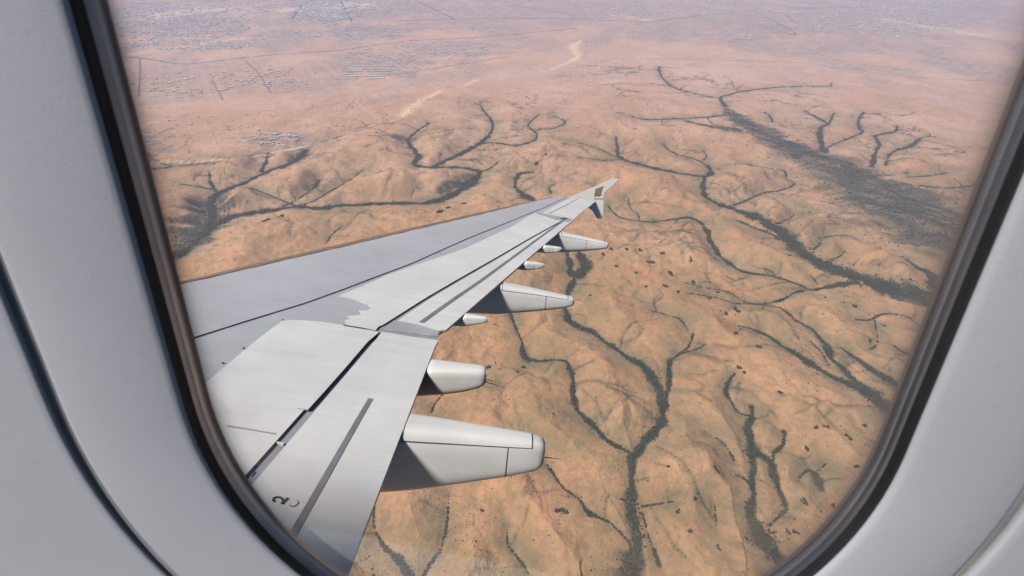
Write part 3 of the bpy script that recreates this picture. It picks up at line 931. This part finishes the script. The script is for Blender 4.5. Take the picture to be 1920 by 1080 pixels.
# rounded nose of the slat with a worn brown edge
def nose():
    VV, FF = [], []
    prof = [(.13, .0005), (.07, .0005), (.04, -.001), (.015, -.008), (.0, -.022), (-.006, -.042), (.004, -.065), (.03, -.085), (.09, -.105)]
    for y in ysl:
        for dx, dz in prof:
            VV.append((LEx(y) + dx, y, S(LEx(y) + max(dx, 0), y) + dz + .003))
    m = len(prof)
    for i in range(len(ysl) - 1):
        for j in range(m - 1):
            FF.append((i * m + j, (i + 1) * m + j, (i + 1) * m + j + 1, i * m + j + 1))
    return VV, FF
le_aft = interp_line([on_wing(u, v) for u, v in [(335, 533.5), (480, 500.2), (640, 463.2), (900, 402), (1020, 373)]])
panel("erosion_strip", [(LEx(y) + .03, y) for y in ysl if y > 3] + [(max(LEx(y) + .06, le_aft(y)), y) for y in ysl[::-1] if y > 3], 0.0045, .004, M['erosion'])
nv, nf = nose()
mesh_obj("leading_edge_strip", nv, nf, M['erosion'], wing, True)

# --- slot between spoilers and flaps
gap_out_px = [(738,600),(800,560),(860,525),(930,485),(1000,444),(1055,414)]
gap_in_px = [(700,632),(640,700),(585,763),(540,815),(490,872),(468,897)]
go = interp_line([on_wing(u, v) for u, v in gap_out_px])
gi = interp_line([on_wing(u, v) for u, v in gap_in_px])
Y_FK = on_wing(720, 612)[1]                         # flap break
Y_AIL = on_wing(1040, 405)[1]                       # inner end of aileron

# grey fixed skin behind the slat
ys_ = np.linspace(1.9, Y_TIP - .02, 60)
gw = lambda y: .030 if y > 6 else .035
poly = [(slat_x(y) + (.050 if y < 11 else .042), y) for y in ys_]
aft = [((go(y) - .08 if y < Y_AIL else TEx(y) - .55) if y > Y_FK else gi(y) - .12, y) for y in ys_[::-1]]
panel("fixed_skin", poly + aft, 0.0, 0.028, M['grey_paint'])

# white painted area (upper surface panels and spoilers)
wb = [on_wing(u, v) for u, v in [(395,712),(460,656),(500,624),(530,602),(560,601),(600,604),(641,610),(653,609),(647,605.5),(653,605),(646,602.5),(650,600.5),(657,600),(651,594),(667,592.5),(678,591),(672,583),(688,583),(696,579),(689,572),(665,563),(634,556),(680,537),(733,514),(800,491),(873,466),(960,425),(1003,399)]]
x_in = wb[0][0]
polyw = [(x_in, 1.9)] + wb
y_end = wb[-1][1]
aft = [(go(y) - .016, y) for y in np.linspace(y_end - .03, Y_FK + .02, 24)]
aft += [(gi(y) - .030, y) for y in np.linspace(Y_FK - .03, 1.9, 16)]
panel("spoiler_panel", polyw + aft, 0.007, 0.012, M['white_paint'])
# raised pale plate along the inner spoiler's edge
pl = [on_wing(u, v) for u, v in [(706,622),(690,619),(640,676),(600,722),(558,769),(578,771),(606,740),(650,690),(690,643),(710,626)]]
panel("spoiler_plate", pl, 0.016, 0.010, M['white_paint'])
# outer tip panel and aileron
ta = [on_wing(u, v) for u, v in [(1012,402),(1050,381),(1072,371)]]
yt = np.linspace(ta[0][1], Y_TIP - .05, 14)
tl = interp_line(ta)
poly = [(tl(y), y) for y in yt] + [(TEx(y), y) for y in yt[::-1]]
panel("aileron", poly, 0.008, 0.018, M['white_paint'])
hl = [on_wing(u, v) for u, v in [(1030,401),(1060,386),(1087,371)]]
def strip(name, line, wa, wb_, off, mat, n=24, label=None):
    f = interp_line(line)
    y0 = min(p[1] for p in line); y1 = max(p[1] for p in line)
    ys2 = np.linspace(y0, y1, n)
    w = np.linspace(wa, wb_, n)
    poly = [(f(y) - a / 2, y) for y, a in zip(ys2, w)] + [(f(y) + a / 2, y) for y, a in zip(ys2[::-1], w[::-1])]
    return panel(name, poly, off, .003, mat, label=label)
strip("hinge_line", hl, .022, .022, .0105, M['seam'])

# outboard flap
yo = np.linspace(Y_FK + .12, Y_AIL, 30)
fl_in = [on_wing(u, v) for u, v in [(745,601),(790,610),(822,620)]]
poly = [(go(y) + .034 - .015 * (y - yo[0]) / (yo[-1] - yo[0]), y) for y in yo if y > fl_in[0][1]] + [(TEx(y), y) for y in yo[::-1] if y > fl_in[-1][1] + .02] + fl_in[::-1]
panel("outboard_flap", poly, 0.001, 0.03, M['white_paint'])
strip("flap_slot", [on_wing(u, v) for u, v in [(790,605),(850,562),(900,528),(960,484),(1010,447),(1056,414)]], .055, .045, .0045, M['slot'])
# dark pocket where spoiler and aileron meet
pk = [on_wing(u, v) for u, v in [(1049,411),(1057,408),(1066,410),(1058,414)]]
panel("hinge_pocket", pk, .0125, .003, M['seam'])
jb = [on_wing(u, v) for u, v in [(1003,400),(1012,400),(1072,411),(1066,416),(1040,412)]]
panel("aileron_joint", jb, .0105, .003, M['slot_pale'])
# inboard flap
yi = np.linspace(1.9, KY - .06, 20)
fi = [on_wing(u, v) for u, v in [(716,622),(770,631),(822,638)]]
poly = [(gi(y) + .040, y) for y in yi if y < fi[0][1] - .02] + fi + [(TEx(y), y) for y in yi[::-1] if y < fi[-1][1] - .03]
panel("inboard_flap", poly, 0.0015, 0.03, M['white_paint'])
strip("flap_slot", [on_wing(u, v) for u, v in [(695,748),(650,826),(600,914),(548,1005),(500,1090)]], .042, .036, .005, M['slot'])
# pale sealing strip across the flap break
sb = [on_wing(u, v) for u, v in [(738,601),(780,607),(813,614),(822,621),(822,629),(805,629),(760,622),(716,618)]]
panel("flap_break_seal", sb, -0.004, .01, M['slot_pale'])
# seam across the spoilers
def seam_px(name, pts_, w, off, mat):
    P = [np.array(on_wing(u, v)) for u, v in pts_]
    A_, B_ = [], []
    for i, p in enumerate(P):
        t = P[min(i + 1, len(P) - 1)] - P[max(i - 1, 0)]; t = t / np.linalg.norm(t); nn = np.array([-t[1], t[0]])
        A_.append(tuple(p + nn * w / 2)); B_.append(tuple(p - nn * w / 2))
    return panel(name, A_ + B_[::-1], off, .002, mat)
seam_px("panel_seam", [(643,612),(680,618),(708,624)], .012, .0185, M['seam'])
seam_px("panel_seam", [(424,802),(470,809),(515,817)], .006, .0185, M['slot_pale'])
# white rib bridging the inner slot
br = [on_wing(u, v) for u, v in [(520,828),(533,831),(531,834),(518,830)]]
panel("slot_rib", br, .002, .02, M['white_paint'])
# small dark fasteners along the paint edge
for (u, v) in [(418,682),(457,654),(530,601),(690,525)]:
    x, y = on_wing(u, v)
    r_ = .009
    panel("fastener", [(x + r_ * math.cos(a), y + r_ * math.sin(a)) for a in np.linspace(0, 2 * math.pi, 10, endpoint=False)], .0095, .004, M['seam'])
# number 2 and the round cap next to it
def stroke(name, px, w, off, mat):
    return seam_px(name, px, w, off, mat)
st1 = stroke("painted_number", [(514.5,942.5),(512.0,939),(513.5,935),(519,933.5),(525,934),(529.5,937.5),(531,942),(530.5,946)], .010, .0075, M['black'])
st2 = stroke("painted_number", [(527.5,946.5),(531.5,943.5),(539.5,935.5)], .013, .0085, M['black'])
bm = bmesh.new(); bm.from_mesh(st1.data); bm.from_mesh(st2.data); bm.to_mesh(st1.data); bm.free()
bpy.data.objects.remove(st2)
x, y = on_wing(551, 944.5)
for r_, o_, mm in ((.0225, .006, 'seam'), (.0200, .0075, 'white_paint')):
    panel("round_cap", [(x + r_ * math.cos(a), y + r_ * math.sin(a)) for a in np.linspace(0, 2 * math.pi, 24, endpoint=False)], o_, .004, M[mm])
seam_px("drain_mark", [(464,893),(471,884)], .012, .010, M['black'])

# --- winglet
fence_px = [(1060,371),(1075,366.5),(1095,358.5),(1112,351),(1130,343),(1148,335.2),(1156,335),(1160,336),(1157,340),(1150,347),(1141,355),(1134,361),(1132.5,368),(1132,385),(1131.3,404),(1129,409),(1120,410),(1116,404),(1112,397),(1107,392),(1098,388),(1080,385)]
wl = [on_y(u, v, Y_TIP) for u, v in fence_px]
def plate(name, poly, y, th, mat, parent):
    bm = bmesh.new()
    f = bm.faces.new([bm.verts.new((x, y - th / 2, z)) for x, z in poly])
    r_ = bmesh.ops.extrude_face_region(bm, geom=[f])
    for g in r_["geom"]:
        if isinstance(g, bmesh.types.BMVert): g.co.y += th
    bmesh.ops.recalc_face_normals(bm, faces=bm.faces[:])
    if th > .02: bmesh.ops.bevel(bm, geom=[e for e in bm.edges if abs(e.verts[0].co.y - e.verts[1].co.y) < 1e-6], offset=min(.012, th * .35), segments=2, affect='EDGES')
    bmesh.ops.triangulate(bm, faces=bm.faces[:])
    me = bpy.data.meshes.new(name); bm.to_mesh(me); bm.free(); me.materials.append(mat)
    o = bpy.data.objects.new(name, me); COL.objects.link(o); o.parent = parent
    return o
fence = plate("winglet", wl, Y_TIP, .05, M['white_gloss'], wing)
em = [on_y(u, v, Y_TIP - .03) for u, v in [(1115.8,355.8),(1119,353.5),(1121.7,352.3),(1123.5,351.8),(1131.7,348.8),(1129.4,353),(1128.6,356),(1127.3,362.5),(1128.3,366),(1125,366.2),(1123,368.6),(1118,367.2),(1114,368.5),(1115.6,365),(1113.6,364.4),(1116,361.7)]]
plate("emblem", em, Y_TIP - .029, .012, M['gold'], fence)
ln = [on_y(u, v, Y_TIP - .03) for u, v in [(1114,372.4),(1132,372.2),(1132,373.4),(1114,373.4)]]
plate("fence_joint", ln, Y_TIP - .027, .008, M['seam'], fence)

# --- flap track fairings
def fairing(px_top, px_bot, y_near, width, x_front, name, label, cover=True, rod=None, seam_x=None):
    """px_top / px_bot: near side's shoulder and keel; built as a tapered canoe with cover, tail and seams"""
    yc = y_near + width / 2
    T = [on_y(u, v, y_near) for u, v in px_top]; B = [on_y(u, v, y_near + .25 * width) for u, v in px_bot]
    xt = max(T[-1][0], B[-1][0])
    x0 = min(T[0][0], B[0][0])
    tx = [p[0] for p in T]; tz = [p[1] for p in T]; bx_ = [p[0] for p in B]; bz = [p[1] for p in B]
    root = empty(name); root.parent = wing
    if label: root["label"] = label
    def prof(x):
        zt = np.interp(x, tx, tz); zb = np.interp(x, bx_, bz)
        if x < x0:
            t = (x0 - x) / (x0 - x_front)
            zb = zb + (zt - .02 - zb) * t ** 2.2
        if x < TEx(yc) + .005: zt = min(zt, S(min(x, TEx(yc)), yc) - .046)
        if x < x0: zb = min(zb, zt - .01)
        w = width / 2 * (1 - .56 * max(0, (x - x0) / (xt - x0)) ** 1.15)
        return zt, zb, w
    xs = np.concatenate([np.linspace(x_front, x0, 10, endpoint=False), np.linspace(x0, xt - .05, 16), [xt - .025, xt - .008, xt]])
    n = 36
    def section(x, grow_=0.0, a0=0, a1=2 * math.pi, cnt=n, closed=True):
        zt, zb, w = prof(x)
        y_mid = y_near + w + .12 * (width / 2 - w)
        if x > xt - .05:
            t = (x - (xt - .05)) / .05; sq = math.sqrt(max(0, 1 - .55 * t * t)) if t < 1 else .62
            zm = (zt + zb) / 2; zt = zm + (zt - zm) * sq; zb = zm + (zb - zm) * sq; w *= sq
        zt += .012                                       # crown over the shoulder
        hz_, zm = (zt - zb) / 2 + grow_, (zt + zb) / 2
        w += grow_
        out = []
        for k_ in range(cnt):
            a = a0 + (a1 - a0) * k_ / (cnt if closed else cnt - 1)
            ca, sa = math.cos(a), math.sin(a)
            e = 2 / 3.6 if sa > 0 else 2 / 3.2
            out.append((x, y_mid + w * math.copysign(abs(ca) ** e, ca), zm + hz_ * math.copysign(abs(sa) ** e, sa)))
        return out
    def loft(secs, closed):
        VV = [p for s_ in secs for p in s_]; m = len(secs[0]); FF = []
        for i in range(len(secs) - 1):
            for j in range(m if closed else m - 1):
                FF.append((i * m + j, i * m + (j + 1) % m, (i + 1) * m + (j + 1) % m, (i + 1) * m + j))
        return VV, FF, m
    secs = [section(x) for x in xs]
    VV, FF, m = loft(secs, True)
    FF.append(tuple(range(m))); FF.append(tuple(len(VV) - m + j for j in range(m))[::-1])
    mesh_obj("fairing_shell", VV, FF, M['fairing_paint'], root, True)
    if cover:
        xe = xt - .10
        a_lo = math.radians(33)
        for g, ext, mm, nm in ((.0022, .009, M['seam'], "cover_seal"), (.0045, 0, M['fairing_paint'], "cover_panel")):
            xx = np.linspace(max(x0, TEx(yc)) + .02 - ext, xe + ext, 16)
            da = ext / (width / 2)
            secs = [section(x, g, a_lo - da, math.pi - a_lo + da, 22, False) for x in xx]
            v_, f_, _ = loft(secs, False)
            mesh_obj(nm, v_, f_, mm, root, True)
        xs2 = xt - (seam_x or .26)
        secs = [section(x, .0015, math.pi - .52, 2 * math.pi + .52, 24, False) for x in (xs2 - .004, xs2 + .004)]
        v_, f_, _ = loft(secs, False)
        mesh_obj("tail_seam", v_, f_, M['seam'], root, True)
    secs = [section(x, .002) for x in (xt - .018, xt - .010)]
    v_, f_, _ = loft(secs, True)
    mesh_obj("tail_rim", v_, f_, M['slot_pale'], root, True)
    if rod:
        (u0, v0), (u1, v1) = rod
        a = on_y(u0, v0, yc); b = on_y(u1, v1, yc)
        y_t = y_near + .22 * width + .06 * width
        A_ = np.array([xt - .03, y_t, a[1]]); B_ = np.array([b[0], y_t, b[1]])
        d = B_ - A_; d /= np.linalg.norm(d); s1 = np.cross(d, [0, 1, 0]); s1 /= np.linalg.norm(s1); s2 = np.cross(d, s1)
        v_ = []
        for P_, r_ in ((A_, .0045), (B_, .002)):
            for k_ in range(8):
                an = k_ * math.pi / 4; v_.append(tuple(P_ + r_ * (math.cos(an) * s1 + math.sin(an) * s2)))
        f_ = [(k_, (k_ + 1) % 8, 8 + (k_ + 1) % 8, 8 + k_) for k_ in range(8)] + [tuple(range(8, 16))]
        mesh_obj("static_wick", v_, f_, M['seam'], root)
    return root

def y_at(u, v): return on_wing(u, v)[1]
fairing([(748,812),(850,822),(985,836),(1017,840)], [(706,924),(780,918),(860,905),(948,890),(1005,877),(1017,872)], y_at(752,820), y_at(772,766) - y_at(752,820), 5.6,
        "flap_track_fairing", "nearest and largest flap fairing with panel seams", True, ((1017,845),(1052,849)), .26)
fairing([(797,696),(850,697),(900,699),(911,700)], [(768,743),(830,739),(870,733),(903,723),(911,719)], y_at(800,697), y_at(813,664) - y_at(800,697), 5.8,
        "flap_track_fairing", "short flap fairing second from the cabin", False, ((911,708),(947,720)))
fairing([(940,538),(1000,548),(1060,560),(1075,562)], [(880,588),(930,590),(1000,584),(1055,577),(1075,572)], y_at(943,535), y_at(958,521) - y_at(943,535), 6.9,
        "flap_track_fairing", "large flap fairing at mid wing, third large one from the cabin", True, ((1075,556),(1096,563)), .40)
fairing([(1050,438),(1090,446),(1130,455),(1139,457)], [(1018,468),(1050,474),(1095,471),(1130,467),(1139,465)], y_at(1052,437), y_at(1061,430) - y_at(1052,437), 8.4,
        "flap_track_fairing", "outermost large flap fairing near the winglet", True, None, .50)
fairing([(868,594),(890,596),(910,598),(915,599)], [(840,611),(870,612),(895,608),(911,604),(915,603)], y_at(866,594), (y_at(877,585) - y_at(866,594)), 7.0,
        "hinge_fairing", "small hinge fairing between second and third large fairings", False)
fairing([(988,493),(1003,494),(1018,496),(1021,497)], [(970,505),(985,507),(1003,505),(1016,502),(1021,500)], y_at(984,493), (y_at(990,488) - y_at(984,493)), 8.0,
        "hinge_fairing", "small hinge fairing in the middle of the outer flap", False)
fairing([(1030,463),(1040,464),(1050,465),(1053,466)], [(1005,473),(1025,475),(1040,474),(1050,471),(1053,469)], y_at(1026,463), (y_at(1031,459) - y_at(1026,463)), 8.4,
        "hinge_fairing", "small hinge fairing just inboard of the outermost large fairing", False)

# ==================================================================================================
#                                  CABIN WINDOW AND SIDEWALL
# ==================================================================================================

WYAW, WTILT, WROLL = 0.0574, 0.0493, -0.0639
WN = np.array([math.sin(WYAW) * math.cos(WTILT), math.cos(WYAW) * math.cos(WTILT), math.sin(WTILT)])   # outward normal
_v = np.array([0, 0, -1.0]); _v -= WN * (_v @ WN); _v /= np.linalg.norm(_v)
_u = np.cross(WN, _v); _u = _u if _u[0] > 0 else -_u
WU = math.cos(WROLL) * _u + math.sin(WROLL) * _v        # along the wall, aft
WV = -math.sin(WROLL) * _u + math.cos(WROLL) * _v       # down the wall
D0 = 0.125                                              # camera to the window's lip
K_ = D0 / 0.15
S0_, HA, TC, HB = -0.0022 * K_, 0.1569 * K_, 0.1183 * K_, 0.159 * K_
TT = -0.035                                             # centre of the upper arch

WALL = Matrix.Identity(4)
_L = np.stack([WU, WV, WN], 1)
for i in range(3):
    for j in range(3):
        WALL[i][j] = _L[i, j]
WALL.translation = Vector(EYE)
WALL_W = AIRCRAFT @ WALL

NC = 160
def contour(delta, d):
    S0 = S0_ - 0.0045 * min(1.0, max(0.0, delta / DG))
    """closed ring round the window: delta = offset from the lip, d = depth from the cabin outwards"""
    out = []
    for k_ in range(NC):
        t = k_ / NC * 4
        if t < 1.6: th = t / 1.6 * math.pi; out.append((S0 + (HA + delta) * math.cos(th), TC + (HB + delta) * math.sin(th), d))
        elif t < 2.0: f = (t - 1.6) / .4; out.append((S0 - (HA + delta), TC + (TT - TC) * f, d))
        elif t < 3.6: th = (t - 2) / 1.6 * math.pi; out.append((S0 - (HA + delta) * math.cos(th), TT - (HB + delta) * math.sin(th), d))
        else: f = (t - 3.6) / .4; out.append((S0 + (HA + delta), TT + (TC - TT) * f, d))
    return out
def rings(name, prof, mat, parent, cap=None, attr=None):
    VV, FF = [], []
    for de, d in prof: VV += contour(de, d)
    for i in range(len(prof) - 1):
        for j in range(NC):
            FF.append((i * NC + j, i * NC + (j + 1) % NC, (i + 1) * NC + (j + 1) % NC, (i + 1) * NC + j))
    if cap: FF.append(tuple((len(prof) - 1) * NC + j for j in range(NC)))
    o = mesh_obj(name, VV, FF, mat, parent, True)
    if attr is not None:
        a = o.data.attributes.new("rim", 'FLOAT', 'POINT')
        a.data.foreach_set("value", np.repeat(np.array(attr, np.float32), NC))
    return o

def plastic(name, col, rough, bump):
    k = NT(name)
    co = k.n("ShaderNodeTexCoord").outputs["Object"]
    n1 = k.noise(9, 4, 0.6, co); n2 = k.noise(900, 2, 0.6, co); n3 = k.noise(140, 3, 0.7, co)
    c = k.mix(k.ramp(n1, [(0.3, 0.0), (0.7, 1.0)]), tuple(x * .95 for x in col), tuple(x * 1.04 for x in col))
    c = k.mix(k.math('MULTIPLY', k.ramp(n3, [(0.62, 0.0), (0.80, 1.0)]), 0.35), c, tuple(x * .72 for x in col))
    k.l(c, k.b.inputs["Base Color"])
    k.b.inputs["Roughness"].default_value = rough
    k.b.inputs["Specular IOR Level"].default_value = 0.3
    k.bump(k.math('ADD', n2, k.math('MULTIPLY', n3, .6)), bump, 0.0006)
    return k.m
M['trim'] = plastic('cabin_plastic', (0.405, 0.408, 0.445), 0.6, 0.10)
M['gasket'] = paint('black_rubber', (0.016, 0.016, 0.017), 0.55, 0.25, 0.2, 30.0)
M['joint'] = paint('joint_shade_grey', (0.26, 0.255, 0.25), 0.8, 0.2, 0.1, 30.0)  # grey that stands in for the shade of the stepped joint
M['frame_a'] = paint('window_frame_metal', (0.20, 0.20, 0.21), 0.34, 0.5, 0.10, 20.0, metallic=1.0)
M['frame_b'] = paint('window_retainer_metal', (0.30, 0.30, 0.31), 0.36, 0.5, 0.08, 20.0, metallic=1.0)

def pane_material(name, fog, grime, refl):
    k = NT(name)
    k.t.nodes.remove(k.b)
    out = [n for n in k.t.nodes if n.type == 'OUTPUT_MATERIAL'][0]
    at = k.n("ShaderNodeAttribute", attribute_name="rim").outputs["Fac"]
    co = k.n("ShaderNodeTexCoord").outputs["Object"]
    n1 = k.noise(14, 5, 0.6, co); n2 = k.noise(70, 4, 0.6, co)
    tr = k.n("ShaderNodeBsdfTransparent"); tr.inputs[0].default_value = (0.985, 0.985, 0.985, 1)
    df = k.n("ShaderNodeBsdfDiffuse"); df.inputs[0].default_value = (*grime, 1)
    gl = k.n("ShaderNodeBsdfGlossy"); gl.inputs["Roughness"].default_value = 0.03
    fr = k.n("ShaderNodeFresnel"); fr.inputs[0].default_value = 1.3
    m1 = k.n("ShaderNodeMixShader"); m2 = k.n("ShaderNodeMixShader")
    f = k.math('MULTIPLY', at, k.ramp(n1, [(0.25, 0.8), (0.7, 1.0)]))
    f = k.math('ADD', f, k.math('MULTIPLY', k.ramp(n2, [(0.5, 0.0), (0.9, 1.0)]), fog), True)
    k.l(f, m1.inputs[0]); k.l(tr.outputs[0], m1.inputs[1]); k.l(df.outputs[0], m1.inputs[2])
    k.l(k.math('MULTIPLY', fr.outputs[0], refl), m2.inputs[0]); k.l(m1.outputs[0], m2.inputs[1]); k.l(gl.outputs[0], m2.inputs[2])
    k.l(m2.outputs[0], out.inputs["Surface"])
    return k.m
M['pane'] = pane_material('acrylic_pane', 0.025, (0.17, 0.14, 0.13), 0.10)

DW = D0 - 0.0045                                         # sidewall surface
DG = 0.0447                                             # bezel width
window = empty("cabin_window", WALL_W)
tag(window, "cabin window with grey plastic surround, black seal and clear pane", "window", None, "thing")
# bezel sloping from the joint down to the lip, with rounded lip
rings("surround", [(DG + .003, DW + .0060), (DG - .0022, DW + .0026), (DG - .0034, DW + .0013), (DG - .0060, DW + .0007), (DG * .60, DW + .0007), (DG * .40, DW + .0012), (DG * .18, DW + .0024),
                   (.0026, D0 - .0010), (.0009, D0 - .0005), (.0, D0 + .0005), (.0001, D0 + .0014)], M['trim'], window)
rings("seal", [(.0010, D0 + .0008), (-.0002, D0 + .0010), (-.0004, D0 + .0026), (-.0003, D0 + .0042), (-.0005, D0 + .0047)], M['gasket'], window)
fr_ = rings("window_frame", [(-.0003, D0 + .0046), (-.0006, D0 + .0048), (-.0009, D0 + .0072)], M['frame_a'], window)
rings("frame_lip", [(-.0008, D0 + .0071), (-.0010, D0 + .0073), (-.0014, D0 + .0096), (-.0012, D0 + .0115)], M['frame_b'], fr_)
rim_p = [(.004, 1.0), (-.0008, 1.0), (-.0024, .86), (-.0042, .58), (-.0064, .30), (-.0090, .13), (-.013, .04), (-.025, 0.0), (-.06, 0.0)]
rings("pane", [(a, D0 + .0099) for a, _ in rim_p], M['pane'], window, True, [b for _, b in rim_p])
# sidewall panel round the surround, joint recess between them, its shade laid in as a grey strip
wall = empty("cabin_wall", WALL_W)
tag(wall, "pale grey cabin sidewall around the window", None, None, "structure")
rings("joint_shade_strip", [(DG + .004, DW + .0016), (DG + .0005, DW + .0020), (DG - .0012, DW + .0021), (DG - .0024, DW + .0020), (DG - .0030, DW + .0034)], M['joint'], wall)
rings("wall_panel", [(DG + .0012, DW + .004), (DG + .0003, DW + .0012), (DG + .0004, DW + .0002), (DG + .0014, DW - .0003), (DG + .004, DW - .0005), (DG + .03, DW - .0008), (DG + .20, DW + .004), (DG + .42, DW + .04)], M['trim'], wall)

# outer skin of the fuselage round the cabin (shades the inner wing)
M['skin'] = paint('fuselage_white', (0.72, 0.72, 0.72), 0.35, 0.5, 0.03, 1.0)
RS = 1.85
zc = EYE[2] - .22
VV, FF = [], []
xs_ = np.linspace(-6, 16, 45); an = np.radians(np.linspace(-75, 42, 60))
for x in xs_:
    for a in an: VV.append((x, (RS + .06) * math.cos(a), zc + (RS + .06) * math.sin(a)))
m = len(an)
for i in range(len(xs_) - 1):
    for j in range(m - 1):
        xm, am = (xs_[i] + xs_[i + 1]) / 2, (an[j] + an[j + 1]) / 2
        if abs(xm - EYE[0]) < .8 and abs(am - .02) < .34: continue
        FF.append((i * m + j, (i + 1) * m + j, (i + 1) * m + j + 1, i * m + j + 1))
sk = mesh_obj("fuselage_skin", VV, FF, M['skin'], None, True)
sk.matrix_world = AIRCRAFT
tag(sk, "white outer skin of the fuselage around the cabin window", None, None, "structure")

# ==================================================================================================
#                                             HAZE
# ==================================================================================================
def haze():
    lo_z = float(V[:, 2].min()) - 2.0; hi_z = 14.0; R_ = 64000.0
    bm = bmesh.new(); bmesh.ops.create_cube(bm, size=1.0)
    me = bpy.data.meshes.new("haze")
    for v in bm.verts: v.co = (v.co.x * 2 * R_, v.co.y * 2 * R_, lo_z + (v.co.z + .5) * (hi_z - lo_z))
    bm.to_mesh(me); bm.free()
    mt = bpy.data.materials.new("thin_haze"); mt.use_nodes = True
    nt = mt.node_tree
    nt.nodes.remove(nt.nodes["Principled BSDF"])
    pv = nt.nodes.new("ShaderNodeVolumePrincipled")
    pv.inputs["Color"].default_value = (0.66, 0.73, 1.0, 1)
    pv.inputs["Density"].default_value = 6.8e-5
    pv.inputs["Anisotropy"].default_value = 0.0
    nt.links.new(pv.outputs[0], nt.nodes["Material Output"].inputs["Volume"])
    me.materials.append(mt)
    o = bpy.data.objects.new("haze", me); COL.objects.link(o)
    tag(o, "pale bluish haze over the far plain", None, None, "stuff")
haze()
